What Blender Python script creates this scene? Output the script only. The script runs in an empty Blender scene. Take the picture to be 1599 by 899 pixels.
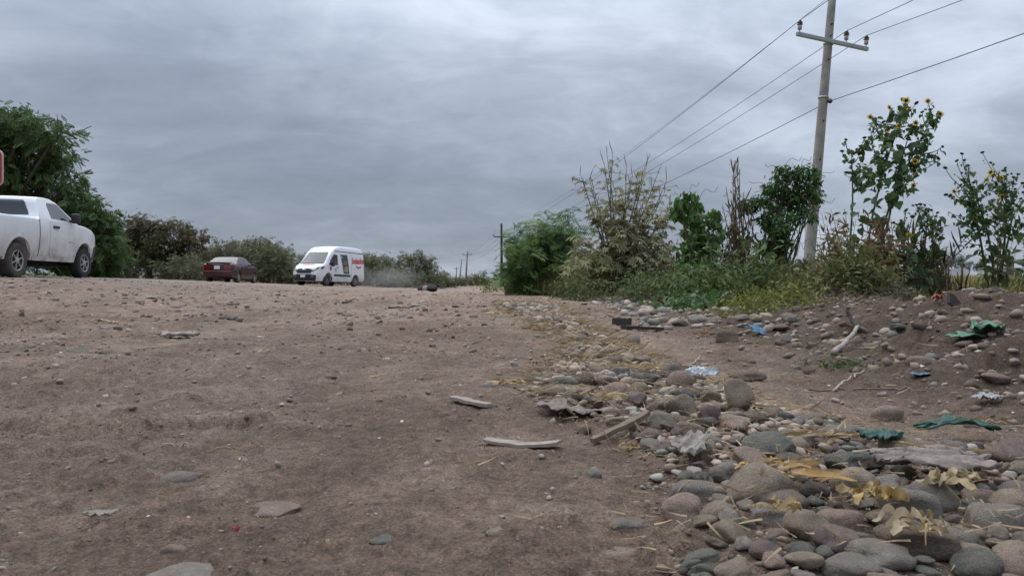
import bpy, math, random
import numpy as np
from math import sin, cos, pi, radians
random.seed(7)
RNG = np.random.default_rng(11)
COL = bpy.context.scene.collection
SC = bpy.context.scene

# ------------------------------------------------------------------ camera geometry
CH, F = 0.32, 1155.0
PIT, ROL = radians(0.77), radians(0.6)
_f = np.array([0, cos(PIT), -sin(PIT)])
_r0 = np.array([1.0, 0, 0]); _u0 = np.array([0, sin(PIT), cos(PIT)])
_r = cos(ROL)*_r0 + sin(ROL)*_u0
_u = cos(ROL)*_u0 - sin(ROL)*_r0
CAM = np.array([0, 0, CH])

def W(px, py, d):
    """point of the world seen at photo pixel (px,py), d metres ahead"""
    return CAM + d*(_f + (px-799.5)/F*_r - (py-449.5)/F*_u)

def proj(p):
    q = np.asarray(p) - CAM
    d = q @ _f
    return 799.5 + F*(q@_r)/d, 449.5 - F*(q@_u)/d, d

# ------------------------------------------------------------------ numpy noise
def _hash(ix, iy, s):
    h = (ix.astype(np.int64)*374761393 + iy.astype(np.int64)*668265263 + s*1442695041) & 0xffffffff
    h = ((h ^ (h >> 13))*1274126177) & 0xffffffff
    h = ((h ^ (h >> 16))*2246822519) & 0xffffffff
    return ((h ^ (h >> 15)) & 0xffffff)/float(0xffffff)

def vn(x, y, s=0):
    x = np.asarray(x, float); y = np.asarray(y, float)
    ix = np.floor(x); iy = np.floor(y); fx = x-ix; fy = y-iy
    fx = fx*fx*fx*(fx*(fx*6-15)+10); fy = fy*fy*fy*(fy*(fy*6-15)+10)
    a = _hash(ix, iy, s); b = _hash(ix+1, iy, s); c = _hash(ix, iy+1, s); d = _hash(ix+1, iy+1, s)
    return (a+(b-a)*fx)*(1-fy) + (c+(d-c)*fx)*fy

def fbm(x, y, s=0, o=4):
    t = 0; a = 1; n = 0
    for k in range(o):
        t = t + a*(vn(x, y, s+k*17)-.5); n += a
        x, y = (x*.8-y*.6)*2.03+3.1, (x*.6+y*.8)*2.03+1.7; a *= .5
    return t/n*2

def ss(x, a, b):
    t = np.clip((np.asarray(x, float)-a)/(b-a), 0, 1)
    return t*t*(3-2*t)

# ------------------------------------------------------------------ terrain
def xbase(y):
    return np.interp(y, [0, 2, 4.6, 7.5, 13, 20, 60], [1.18, 1.2, 1.2, 1.35, 1.5, 1.0, -3.5])
def strip_l(y):
    return np.interp(y, [.6, 1.0, 1.2, 1.5, 1.85, 2.2, 2.9, 3.8, 5.4, 9, 13], [.16, .225, .26, .26, .13, .06, .2, .3, .12, -.2, -.3])
def strip_r(y):
    return np.interp(y, [.6, 1.2, 1.35, 1.5, 1.85, 2.2, 2.9, 3.8, 5.4, 9, 13], [1.3, 1.2, .95, .8, .68, .6, .52, .5, .45, .6, .7])

def slab(x, y, cx, cy, a, b, ang, h, s):
    """caked patch of dirt with a broken edge"""
    dx, dy = x-cx, y-cy
    e = np.sqrt(((dx*cos(ang)+dy*sin(ang))/a)**2 + ((-dx*sin(ang)+dy*cos(ang))/b)**2)
    e = e + .35*fbm(x*14, y*14, s, 3)
    return h*.85*(1-ss(e, .90, .98))*(1-.55*ss((dy*cos(ang)-dx*sin(ang))/b, -.5, 1))

def H(x, y, fine=True):
    x = np.asarray(x, float); y = np.asarray(y, float)
    yy = np.maximum(y, 0)
    u = np.clip(x/np.maximum(y, 1.0), -1.2, 1.2)
    s = np.interp(u, [-.9, -.69, -.43, -.21, -.087, 0, .2, .4, .7], [.001, .001, .003, .0072, .011, .012, .010, .004, 0])
    z = -s*np.minimum(yy*np.minimum(1, yy/40), 60)
    z = z + .225*ss(-u, .2, .66)*ss(yy, 2.5, 14)
    t = x-xbase(y)
    hb = np.interp(y, [0, 1, 3.4, 5, 6.5, 8, 12, 18], [.22, .22, .20, .15, .13, .10, .06, .0])
    lump = 1+.4*fbm(x*1.1, y*1.1, 5, 3)
    z = z + hb*ss(t, -.05, 1.0)*(1-.75*ss(t, 1.3, 2.8))*lump
    z = z + .2*np.exp(-(((x-3.0)/.5)**2+((y-6.6)/.6)**2))
    z = z + .05*np.exp(-(((x-2.0)/.45)**2+((y-3.1)/.5)**2))
    far = ss(t, 3, 8)
    z = z + far*.015*np.clip(y-12, 0, 75)
    w = ss(t, 2.5, 5)
    # compacted track right of the stone strip, loose ridge under the stones
    z = z - .03*np.exp(-((x-.92)/.22)**2)*ss(y, 1.2, 2)*(1-ss(y, 6, 9))
    sl, sr = strip_l(y), strip_r(y)
    z = z + .02*ss(x, sl-.08, sl+.08)*(1-ss(x, sr-.08, sr+.1))*(1-ss(y, 7, 11))
    if fine:
        road = 1-.6*w
        fade = 1-ss(np.hypot(x, y), 25, 60)
        z = z + fade*.022*fbm(x*.8+9, y*.45, 1, 3)*ss(np.hypot(x, y), .3, 3)
        z = z + fade*.016*fbm(x*2.6, y*1.1, 21, 3)
        z = z + fade*.012*fbm(x*6, y*5, 31, 4)
        z = z + fade*.0075*fbm(x*34, y*34, 41, 4)
        cl = ss(fbm(x*2.2+3, y*1.4, 45, 3), .0, .45); z = z + fade*cl*.010*ss(fbm(x*16, y*16, 47, 3), .12, .5)
        # ribbed clods: rough patches
        m = ss(fbm(x*.9+4, y*.6, 51, 3), .05, .5)
        z = z + fade*m*.018*np.abs(fbm(x*9, y*9, 61, 3))
        bm = ss(t, -.1, .4)*(1-ss(t, 2.5, 4))
        z = z + bm*.075*fbm(x*4, y*4, 71, 5)
        # tyre prints and flakes
        z = z + slab(x, y, -.83, 1.62, .30, .12, .12, .017, 3)
        z = z + slab(x, y, -.95, 1.33, .3, .10, .05, .015, 4)
        z = z + slab(x, y, -.50, 3.1, .26, .10, -.1, .014, 6)
        z = z + slab(x, y, .19, 1.87, .17, .09, -.4, .016, 8)
        z = z + slab(x, y, -1.6, 2.5, .5, .2, .15, .014, 9)
        z = z + slab(x, y, -.75, 5.1, .5, .2, .1, .02, 12)
        for (cx, cy, a_, b_, an, hh_, sd_) in ((-2.6, 4.4, .7, .25, .1, .018, 13), (-1.4, 3.6, .4, .16, -.15, .016, 14), (-.2, 2.6, .25, .1, .1, .010, 15), (-3.4, 7, .9, .4, 0, .02, 16), (-1.2, 9.5, 1.0, .5, .1, .022, 18)):
            z = z + slab(x, y, cx, cy, a_, b_, an, hh_, sd_)
        for (cx, cy, a, b, ang, k, amp) in ((-1.9, 6.9, .45, 1.3, .55, 60, .014), (-.9, 1.5, .3, .26, .1, 190, .006), (-1.05, 1.28, .28, .12, .1, 220, .005), (-1.2, 2.4, .2, .5, .9, 120, .006), (-.35, 4.2, .18, 1.0, .15, 95, .007),
                                            (.1, .78, .2, .1, -.2, 200, .003)):
            e = ((x-cx)/a)**2+((y-cy)/b)**2
            z = z + (1-ss(e, .3, 1))*amp*np.tanh(2*np.sin(k*((y-cy)*cos(ang)+(x-cx)*sin(ang))+2*fbm(x*6, y*6, 8, 2)))*.7
        # wheel ruts along the road
        for (x0, dx, wd, dep) in ((-2.3, -.02, .16, .022), (-3.6, -.03, .18, .02), (-.55, -.08, .13, .016), (-.95, -.06, .12, .016), (-1.5, -.05, .14, .016)):
            z = z - fade*dep*np.exp(-((x-x0-dx*y)/wd)**2)*ss(y, 1.5, 3.5)
    return z

def h1(x, y, fine=True):
    return float(H(np.array([x]), np.array([y]), fine)[0])

def G(px, py):
    """ground point under a photo pixel"""
    d = np.exp(np.linspace(math.log(.55), math.log(140), 2500))
    P = CAM[None]+d[:, None]*(_f+(px-799.5)/F*_r-(py-449.5)/F*_u)[None]
    below = P[:, 2] <= H(P[:, 0], P[:, 1])
    i = int(np.argmax(below)) if below.any() else len(d)-1
    p = P[i].copy(); p[2] = h1(p[0], p[1])
    return p, float(d[i])

# ------------------------------------------------------------------ materials
def nt(m):
    m.use_nodes = True
    return m.node_tree.nodes, m.node_tree.links

def mat(name, col, rough=.6, var=.0, vs=8.0, bump=0.0, bs=60.0, attr=False, trans=0.0, metal=0.0, coat=0.0, spec=.5, rnd=0.0, dirt=None, co='Object'):
    """procedural material: colour broken by noise, optional vertex colour, bump, translucency"""
    m = bpy.data.materials.new(name); n, l = nt(m)
    b = n['Principled BSDF']; out = n['Material Output']
    b.inputs['Roughness'].default_value = rough
    b.inputs['Metallic'].default_value = metal
    b.inputs['Specular IOR Level'].default_value = spec
    b.inputs['Coat Weight'].default_value = coat
    tc = n.new('ShaderNodeTexCoord')
    vec = tc.outputs[co]
    if attr:
        a = n.new('ShaderNodeVertexColor'); a.layer_name = 'Col'; c = a.outputs['Color']
    else:
        a = n.new('ShaderNodeRGB'); a.outputs[0].default_value = (*col, 1); c = a.outputs[0]
    if rnd:
        oi = n.new('ShaderNodeObjectInfo')
        ad = n.new('ShaderNodeVectorMath'); ad.operation = 'ADD'
        mu = n.new('ShaderNodeMath'); mu.operation = 'MULTIPLY'; mu.inputs[1].default_value = 50
        l.new(oi.outputs['Random'], mu.inputs[0]); l.new(vec, ad.inputs[0]); l.new(mu.outputs[0], ad.inputs[1]); vec = ad.outputs[0]
        mr = n.new('ShaderNodeMapRange'); mr.inputs['To Min'].default_value = 1-rnd; mr.inputs['To Max'].default_value = 1+rnd
        l.new(oi.outputs['Random'], mr.inputs[0])
        mm = n.new('ShaderNodeMix'); mm.data_type = 'RGBA'; mm.blend_type = 'MULTIPLY'; mm.inputs[0].default_value = 1
        l.new(c, mm.inputs[6]); l.new(mr.outputs[0], mm.inputs[7]); c = mm.outputs[2]
    if var:
        t = n.new('ShaderNodeTexNoise'); t.inputs['Scale'].default_value = vs; t.inputs['Detail'].default_value = 6; t.inputs['Roughness'].default_value = .65
        l.new(vec, t.inputs['Vector'])
        mr = n.new('ShaderNodeMapRange'); mr.inputs[1].default_value = .3; mr.inputs[2].default_value = .7
        mr.inputs[3].default_value = 1-var; mr.inputs[4].default_value = 1+var
        l.new(t.outputs['Fac'], mr.inputs[0])
        mm = n.new('ShaderNodeMix'); mm.data_type = 'RGBA'; mm.blend_type = 'MULTIPLY'; mm.inputs[0].default_value = 1
        l.new(c, mm.inputs[6]); l.new(mr.outputs[0], mm.inputs[7]); c = mm.outputs[2]
    if dirt:   # (colour, z at which it is gone, z of full, max amount): road dust splashed up the panels, in object space
        dc, z0, z1, mx = dirt
        sp = n.new('ShaderNodeSeparateXYZ'); l.new(tc.outputs['Object'], sp.inputs[0])
        mr = n.new('ShaderNodeMapRange'); mr.inputs[1].default_value = z0; mr.inputs[2].default_value = z1; mr.inputs[3].default_value = .04; mr.inputs[4].default_value = mx
        l.new(sp.outputs['Z'], mr.inputs[0])
        t = n.new('ShaderNodeTexNoise'); t.inputs['Scale'].default_value = 3.5; t.inputs['Detail'].default_value = 7
        l.new(tc.outputs['Object'], t.inputs['Vector'])
        r2 = n.new('ShaderNodeMapRange'); r2.inputs[1].default_value = .3; r2.inputs[2].default_value = .68; r2.inputs[3].default_value = .2; r2.inputs[4].default_value = 1.3
        l.new(t.outputs['Fac'], r2.inputs[0])
        mu = n.new('ShaderNodeMath'); mu.operation = 'MULTIPLY'; mu.use_clamp = True
        l.new(mr.outputs[0], mu.inputs[0]); l.new(r2.outputs[0], mu.inputs[1])
        mm = n.new('ShaderNodeMix'); mm.data_type = 'RGBA'
        l.new(mu.outputs[0], mm.inputs[0]); l.new(c, mm.inputs[6]); mm.inputs[7].default_value = (*dc, 1); c = mm.outputs[2]
        rr = n.new('ShaderNodeMapRange'); rr.inputs[3].default_value = rough; rr.inputs[4].default_value = .85
        l.new(mu.outputs[0], rr.inputs[0]); l.new(rr.outputs[0], b.inputs['Roughness'])
    l.new(c, b.inputs['Base Color'])
    if bump:
        t = n.new('ShaderNodeTexNoise'); t.inputs['Scale'].default_value = bs; t.inputs['Detail'].default_value = 5; t.inputs['Roughness'].default_value = .6
        l.new(vec, t.inputs['Vector'])
        bp = n.new('ShaderNodeBump'); bp.inputs['Strength'].default_value = bump; bp.inputs['Distance'].default_value = .6/bs
        l.new(t.outputs['Fac'], bp.inputs['Height']); l.new(bp.outputs[0], b.inputs['Normal'])
    if trans:
        tr = n.new('ShaderNodeBsdfTranslucent'); l.new(c, tr.inputs[0])
        mx = n.new('ShaderNodeMixShader'); mx.inputs[0].default_value = trans
        l.new(b.outputs[0], mx.inputs[1]); l.new(tr.outputs[0], mx.inputs[2]); l.new(mx.outputs[0], out.inputs[0])
    return m

def stone_mat(name, col, col2):
    m = bpy.data.materials.new(name); n, l = nt(m); b = n['Principled BSDF']
    b.inputs['Roughness'].default_value = .88; b.inputs['Specular IOR Level'].default_value = .14
    tc = n.new('ShaderNodeTexCoord'); oi = n.new('ShaderNodeObjectInfo')
    mu = n.new('ShaderNodeMath'); mu.operation = 'MULTIPLY'; mu.inputs[1].default_value = 37
    ad = n.new('ShaderNodeVectorMath'); ad.operation = 'ADD'
    l.new(oi.outputs['Random'], mu.inputs[0]); l.new(tc.outputs['Object'], ad.inputs[0]); l.new(mu.outputs[0], ad.inputs[1])
    def noise(sc, det=5):
        t = n.new('ShaderNodeTexNoise'); t.inputs['Scale'].default_value = sc; t.inputs['Detail'].default_value = det; t.inputs['Roughness'].default_value = .65
        l.new(ad.outputs[0], t.inputs['Vector']); return t.outputs['Fac']
    def rng(x, a, b_, c, d):
        r = n.new('ShaderNodeMapRange'); r.inputs[1].default_value = a; r.inputs[2].default_value = b_; r.inputs[3].default_value = c; r.inputs[4].default_value = d
        l.new(x, r.inputs[0]); return r.outputs[0]
    def mixc(f, a, b_, bt='MIX'):
        x = n.new('ShaderNodeMix'); x.data_type = 'RGBA'; x.blend_type = bt
        for s_, v in ((0, f), (6, a), (7, b_)):
            if hasattr(v, 'type') or hasattr(v, 'links'): l.new(v, x.inputs[s_])
            else: x.inputs[s_].default_value = v if s_ == 0 else (*v, 1)
        return x.outputs[2]
    c = mixc(rng(noise(1.3), .38, .62, 0, 1), col, col2)
    c = mixc(1.0, c, rng(noise(11, 6), .3, .7, .6, 1.35), 'MULTIPLY')
    c = mixc(1.0, c, rng(oi.outputs['Random'], 0, 1, .8, 1.2), 'MULTIPLY')
    # dried mud and dust settled on the upper faces
    ge = n.new('ShaderNodeNewGeometry'); sp = n.new('ShaderNodeSeparateXYZ'); l.new(ge.outputs['Normal'], sp.inputs[0])
    up = rng(sp.outputs['Z'], -.5, .9, .5, .92)
    du = n.new('ShaderNodeMath'); du.operation = 'MULTIPLY'; du.use_clamp = True
    l.new(up, du.inputs[0]); l.new(rng(noise(2.4), .38, .64, .0, .9), du.inputs[1])
    c = mixc(du.outputs[0], c, (.30, .235, .18))
    l.new(c, b.inputs['Base Color'])
    bp = n.new('ShaderNodeBump'); bp.inputs['Strength'].default_value = .7; bp.inputs['Distance'].default_value = .05
    l.new(noise(18, 6), bp.inputs['Height']); l.new(bp.outputs[0], b.inputs['Normal'])
    return m

# ------------------------------------------------------------------ mesh builder
class MB:
    def __init__(s):
        s.v = []; s.c = []; s.f = []; s.n = 0; s.mi = []
    def add(s, v, f, col=(1, 1, 1), mi=0):
        """v (k,3); f (m,q) int array; col (3,) or (k,3)"""
        v = np.asarray(v, float).reshape(-1, 3); f = np.asarray(f, np.int64)
        c = np.asarray(col, float)
        if c.ndim == 1: c = np.tile(c, (len(v), 1))
        s.v.append(v); s.c.append(c); s.f.append(f+s.n); s.mi.append(np.full(len(f), mi)); s.n += len(v)
        return s
    def polys(s, v, faces, col=(1, 1, 1), mi=0):
        by = {}
        for f in faces: by.setdefault(len(f), []).append(f)
        first = True
        v = np.asarray(v, float).reshape(-1, 3)
        base = s.n
        s.add(v, np.zeros((0, 3), int), col)
        for k, fs in by.items():
            s.f.append(np.asarray(fs, np.int64)+base); s.mi.append(np.full(len(fs), mi))
        return s
    def inst(s, T, Tf, pos, R, sc, cols, mi=0):
        """copies of a template: T (k,3), Tf (m,q), pos (N,3), R (N,3,3), sc (N,) or (N,3), cols (N,3)"""
        N = len(pos)
        if N == 0: return s
        sc = np.asarray(sc, float)
        if sc.ndim == 1: sc = sc[:, None].repeat(3, 1)
        P = np.einsum('nij,nkj->nki', R, T[None]*sc[:, None, :])+np.asarray(pos)[:, None, :]
        k = len(T)
        fa = (np.asarray(Tf)[None]+(np.arange(N)*k)[:, None, None]).reshape(-1, np.asarray(Tf).shape[1])
        return s.add(P.reshape(-1, 3), fa, np.repeat(np.asarray(cols), k, 0), mi)
    def tube(s, pts, rad, n=6, col=(1, 1, 1), cap=True, mi=0):
        P = np.asarray(pts, float); m = len(P)
        rad = np.full(m, rad, float) if np.isscalar(rad) else np.asarray(rad, float)
        T = np.gradient(P, axis=0); T /= np.linalg.norm(T, axis=1)[:, None]+1e-9
        ref = np.array([0, 0, 1.0]) if abs(T[0, 2]) < .9 else np.array([1.0, 0, 0])
        a = np.cross(T, ref); a /= np.linalg.norm(a, axis=1)[:, None]+1e-9
        b = np.cross(T, a)
        th = np.arange(n)*2*pi/n
        V = P[:, None]+rad[:, None, None]*(np.cos(th)[None, :, None]*a[:, None]+np.sin(th)[None, :, None]*b[:, None])
        i = np.arange(m-1)[:, None]*n; j = np.arange(n)[None]; k = (np.arange(n)+1)[None] % n
        Fq = np.stack([i+j, i+k, i+n+k, i+n+j], -1).reshape(-1, 4)
        base = s.n
        s.add(V.reshape(-1, 3), Fq, col, mi)
        if cap:
            s.f.append(np.array([list(range(n))[::-1]])+base); s.mi.append(np.array([mi]))
            s.f.append(np.array([list(range((m-1)*n, m*n))])+base); s.mi.append(np.array([mi]))
        return s
    def box(s, c, d, R=None, col=(1, 1, 1), mi=0, bev=0.0):
        d = np.asarray(d, float)/2
        if bev:
            b = bev; V = []; 
            # chamfered box: 24 verts
            for ax in range(3):
                for sx in (-1, 1):
                    for sy in (-1, 1):
                        for sz in (-1, 1):
                            p = np.array([sx, sy, sz])*d
                            for k in range(3):
                                if k != ax: p[k] -= np.sign(p[k])*b
                            V.append(p)
            import bmesh
            bm = bmesh.new()
            for p in V: bm.verts.new(p)
            r = bmesh.ops.convex_hull(bm, input=bm.verts)
            bmesh.ops.dissolve_limit(bm, angle_limit=.02, verts=bm.verts, edges=bm.edges)
            bm.verts.index_update()
            V = np.array([v.co[:] for v in bm.verts]); fs = [[v.index for v in f.verts] for f in bm.faces]; bm.free()
            if R is not None: V = V@np.asarray(R).T
            return s.polys(V+np.asarray(c), fs, col, mi)
        V = np.array([[x, y, z] for x in (-1, 1) for y in (-1, 1) for z in (-1, 1)])*d
        if R is not None: V = V@np.asarray(R).T
        return s.add(V+np.asarray(c), [[0, 1, 3, 2], [4, 6, 7, 5], [0, 4, 5, 1], [2, 3, 7, 6], [0, 2, 6, 4], [1, 5, 7, 3]], col, mi)
    def mesh(s, name, mats, smooth=True, attr=True):
        me = bpy.data.meshes.new(name)
        V = np.concatenate(s.v) if s.v else np.zeros((0, 3))
        me.vertices.add(len(V)); me.vertices.foreach_set('co', V.astype(np.float32).ravel())
        lens = np.concatenate([np.full(len(f), f.shape[1]) for f in s.f if len(f)])
        loops = np.concatenate([f.ravel() for f in s.f if len(f)])
        mi = np.concatenate([m for m, f in zip(s.mi_all(), s.f) if len(f)])
        me.loops.add(len(loops)); me.loops.foreach_set('vertex_index', loops.astype(np.int32))
        me.polygons.add(len(lens))
        st = np.concatenate([[0], np.cumsum(lens)[:-1]])
        me.polygons.foreach_set('loop_start', st.astype(np.int32)); me.polygons.foreach_set('loop_total', lens.astype(np.int32))
        me.polygons.foreach_set('material_index', mi.astype(np.int32))
        me.polygons.foreach_set('use_smooth', np.full(len(lens), smooth))
        for m in (mats if isinstance(mats, (list, tuple)) else [mats]): me.materials.append(m)
        if attr:
            a = me.color_attributes.new('Col', 'FLOAT_COLOR', 'POINT')
            C4 = np.concatenate([np.concatenate(s.c), np.ones((len(V), 1))], 1)
            a.data.foreach_set('color', C4.astype(np.float32).ravel())
        me.update(calc_edges=True); me.validate()
        return me
    def mi_all(s): return s.mi

def put(name, me, parent=None, label=None, cat=None, group=None, kind=None, loc=None):
    o = bpy.data.objects.new(name, me); COL.objects.link(o)
    if parent is not None: o.parent = parent
    if loc is not None: o.location = loc
    if label: o['label'] = label
    if cat: o['category'] = cat
    if group: o['group'] = group
    if kind: o['kind'] = kind
    return o

def empty(name, loc, label, cat, group=None, rz=0.0):
    o = put(name, None, None, label, cat, group, None, loc); o.rotation_euler = (0, 0, rz); o.empty_display_size = .1
    return o

def local(mb, org):
    org = np.asarray(org, float); mb.v = [v-org for v in mb.v]; return mb

def rot(yaw, pitch, roll):
    """R = Rz(yaw) Ry(-pitch) Rx(roll), vectorised"""
    yaw, pitch, roll = [np.atleast_1d(np.asarray(a, float)) for a in (yaw, pitch, roll)]
    yaw, pitch, roll = np.broadcast_arrays(yaw, pitch, roll)
    cy, sy, cp, sp, cr, sr = np.cos(yaw), np.sin(yaw), np.cos(-pitch), np.sin(-pitch), np.cos(roll), np.sin(roll)
    z = np.zeros_like(cy); o = np.ones_like(cy)
    Rz = np.stack([cy, -sy, z, sy, cy, z, z, z, o], -1).reshape(-1, 3, 3)
    Ry = np.stack([cp, z, sp, z, o, z, -sp, z, cp], -1).reshape(-1, 3, 3)
    Rx = np.stack([o, z, z, z, cr, -sr, z, sr, cr], -1).reshape(-1, 3, 3)
    return Rz@Ry@Rx

# ------------------------------------------------------------------ leaf templates (along +x, normal +z)
DIA = (np.array([[0, 0, 0], [.45, .2, .04], [1, 0, -.12], [.45, -.2, .04]]), np.array([[0, 1, 2], [0, 2, 3]]))
LANCE = (np.array([[0, 0, 0], [.35, .12, .04], [1, 0, -.2], [.35, -.12, .04], [.5, 0, -.03]]), np.array([[0, 1, 4], [1, 2, 4], [2, 3, 4], [3, 0, 4]]))
HEART = (np.array([[0, 0, 0], [-.1, .2, .02], [.1, .4, .05], [.45, .36, .05], [1, 0, -.22], [.45, -.36, .05], [.1, -.4, .05], [-.1, -.2, .02], [.45, 0, -.05]]),
         np.array([[0, 1, 8], [1, 2, 8], [2, 3, 8], [3, 4, 8], [4, 5, 8], [5, 6, 8], [6, 7, 8], [7, 0, 8]]))
def palmate(n=8):
    V = [[0, 0, 0]]; Fs = []
    for k in range(n):
        a = -2.5+5.0*k/(n-1); L = 1-.28*abs(a)/2.5
        c, s_ = cos(a), sin(a); b = len(V)
        V += [[.4*L*c-.13*s_, .4*L*s_+.13*c, .03], [L*c, L*s_, -.22*L], [.4*L*c+.13*s_, .4*L*s_-.13*c, .03]]
        Fs += [[0, b+2, b+1], [0, b+1, b]]
    return np.array(V)*.62, np.array(Fs)
PALM = palmate()
def pinnate(n=7, lw=.16, ll=.34):
    V = []; Fs = []
    for k in range(n):
        x = .15+.75*k/(n-1); dz = -.18*x*x
        for s_ in (-1, 1):
            a = s_*(1.15-.5*k/n); L = ll*(1-.35*abs(k/(n-1)-.4))
            c, sn = cos(a), sin(a); b = len(V)
            V += [[x, 0, dz], [x+.5*L*c-lw*.5*sn, .5*L*sn+lw*.5*c, dz+.01], [x+L*c, L*sn, dz-.06], [x+.5*L*c+lw*.5*sn, .5*L*sn-lw*.5*c, dz+.01]]
            Fs.append([b, b+1, b+2, b+3])
    b = len(V); V += [[.8, 0, -.12], [.95, .07, -.17], [1.15, 0, -.26], [.95, -.07, -.17]]; Fs.append([b, b+1, b+2, b+3])
    return np.array(V), np.array(Fs)
PINN = pinnate()
FEATH = pinnate(8, .07, .42)
SPRIG = pinnate(4, .2, .42)
def blade(seg=4, w=.03, bend=.5):
    V = []; Fs = []
    for k in range(seg+1):
        t = k/seg; a = bend*t
        V += [[t*sin(a)*.9, -w*(1-t)**.7, t*cos(a*.8)], [t*sin(a)*.9, w*(1-t)**.7, t*cos(a*.8)]]
        if k: Fs.append([2*k-2, 2*k-1, 2*k+1, 2*k])
    return np.array(V), np.array(Fs)
BLADE = blade()

def mixcols(a, b, n, jit=.18):
    t = RNG.random((n, 1)); c = np.asarray(a)*(1-t)+np.asarray(b)*t
    return np.clip(c*(1+jit*RNG.standard_normal((n, 1))), .003, .9)

def scatter(mb, T, pos, size, ca, cb, pitch=(-.4, .5), szv=.35, outward=None, mi=0):
    n = len(pos)
    if outward is None: yaw = RNG.random(n)*2*pi
    else: yaw = np.arctan2(outward[:, 1], outward[:, 0])+RNG.normal(0, .8, n)
    R = rot(yaw, RNG.normal(pitch[0], pitch[1], n), RNG.normal(0, .7, n))
    sc = size*np.clip(1+szv*RNG.standard_normal(n), .4, 2)
    mb.inst(T[0], T[1], pos, R, sc, mixcols(ca, cb, n), mi)

def lobe_points(c, r, n, clumps=14, flat=.9, shell=.45):
    """leaf positions in clumps near the surface of a lobe"""
    d = RNG.standard_normal((clumps, 3)); d /= np.linalg.norm(d, axis=1)[:, None]
    rr = RNG.random((clumps, 1))**shell
    cc = d*rr*r*np.array([1, 1, flat])
    k = RNG.integers(0, clumps, n)
    p = cc[k]+RNG.normal(0, r*.21, (n, 3))
    return np.asarray(c)+p, p

# ------------------------------------------------------------------ world, sun, camera
SUN_EL, SUN_AZ = radians(58), radians(-35)      # azimuth from +y towards +x
BIGS, BIGO = 1.1, 25.4
def build_world():
    w = bpy.data.worlds.new('World'); SC.world = w; w.use_nodes = True
    n, l = w.node_tree.nodes, w.node_tree.links
    n.clear()
    out = n.new('ShaderNodeOutputWorld'); bg = n.new('ShaderNodeBackground'); bg.inputs[1].default_value = .1
    sky = n.new('ShaderNodeTexSky'); sky.sky_type = 'NISHITA'; sky.sun_disc = False
    sky.sun_elevation = SUN_EL; sky.sun_rotation = SUN_AZ
    tc = n.new('ShaderNodeTexCoord'); sp = n.new('ShaderNodeSeparateXYZ'); l.new(tc.outputs['Generated'], sp.inputs[0])
    def M(op, a, b=None, clamp=False):
        x = n.new('ShaderNodeMath'); x.operation = op; x.use_clamp = clamp
        for i, v in enumerate((a, b)):
            if v is None: continue
            if isinstance(v, (int, float)): x.inputs[i].default_value = v
            else: l.new(v, x.inputs[i])
        return x.outputs[0]
    zc = M('MAXIMUM', sp.outputs['Z'], 0.0)
    den = M('ADD', zc, .33)
    cx = M('DIVIDE', sp.outputs['X'], den); cy = M('DIVIDE', sp.outputs['Y'], den)
    def noise(sx, sy, sc, det, off, rough=.55, dist=0.0):
        cb = n.new('ShaderNodeCombineXYZ'); l.new(M('MULTIPLY', cx, sx), cb.inputs[0]); l.new(M('MULTIPLY', cy, sy), cb.inputs[1]); cb.inputs[2].default_value = off
        t = n.new('ShaderNodeTexNoise'); t.inputs['Scale'].default_value = sc; t.inputs['Detail'].default_value = det
        t.inputs['Roughness'].default_value = rough; t.inputs['Distortion'].default_value = dist
        l.new(cb.outputs[0], t.inputs['Vector']); return t.outputs['Fac']
    big = noise(.55, .95, BIGS, 2, BIGO, .5, .2)
    mid = noise(.8, 1.25, 2.7, 6, 1.7, .55, .7)
    fine = noise(1, 1.3, 8.5, 5, 8.8, .58, .6)
    s_ = M('ADD', M('ADD', M('MULTIPLY', big, .57), M('MULTIPLY', mid, .32)), M('MULTIPLY', fine, .12))
    cr = n.new('ShaderNodeValToRGB'); l.new(s_, cr.inputs[0]); cr.color_ramp.interpolation = 'B_SPLINE'
    e = cr.color_ramp.elements
    e[0].position = .30; e[0].color = (.20, .235, .305, 1)
    e[1].position = .70; e[1].color = (.68, .75, .87, 1)
    a = e.new(.44); a.color = (.29, .335, .42, 1)
    a = e.new(.53); a.color = (.385, .44, .535, 1)
    a = e.new(.60); a.color = (.50, .565, .67, 1)
    # an overcast sky is brighter overhead than at the horizon
    g = M('ADD', .97, M('MULTIPLY', M('POWER', zc, 2.0), 3.6))
    mu = n.new('ShaderNodeMix'); mu.data_type = 'RGBA'; mu.blend_type = 'MULTIPLY'; mu.inputs[0].default_value = 1
    l.new(cr.outputs[0], mu.inputs[6]); l.new(g, mu.inputs[7])
    ten = n.new('ShaderNodeMix'); ten.data_type = 'RGBA'; ten.blend_type = 'MULTIPLY'; ten.inputs[0].default_value = 1
    l.new(mu.outputs[2], ten.inputs[6]); ten.inputs[7].default_value = (10, 10, 10, 1)
    # clouds hide nearly all of the clear sky behind them
    mx = n.new('ShaderNodeMix'); mx.data_type = 'RGBA'; mx.inputs[0].default_value = .93
    l.new(sky.outputs[0], mx.inputs[6]); l.new(ten.outputs[2], mx.inputs[7])
    l.new(mx.outputs[2], bg.inputs[0]); l.new(bg.outputs[0], out.inputs[0])
build_world()
sd = bpy.data.lights.new('sun', 'SUN'); sd.energy = 1.85; sd.angle = radians(60); sd.color = (1, .96, .9)
so = bpy.data.objects.new('sun', sd); COL.objects.link(so)
from mathutils import Vector, Matrix
sdir = Vector((sin(SUN_AZ)*cos(SUN_EL), cos(SUN_AZ)*cos(SUN_EL), sin(SUN_EL)))
so.rotation_euler = sdir.to_track_quat('Z', 'Y').to_euler()

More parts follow.
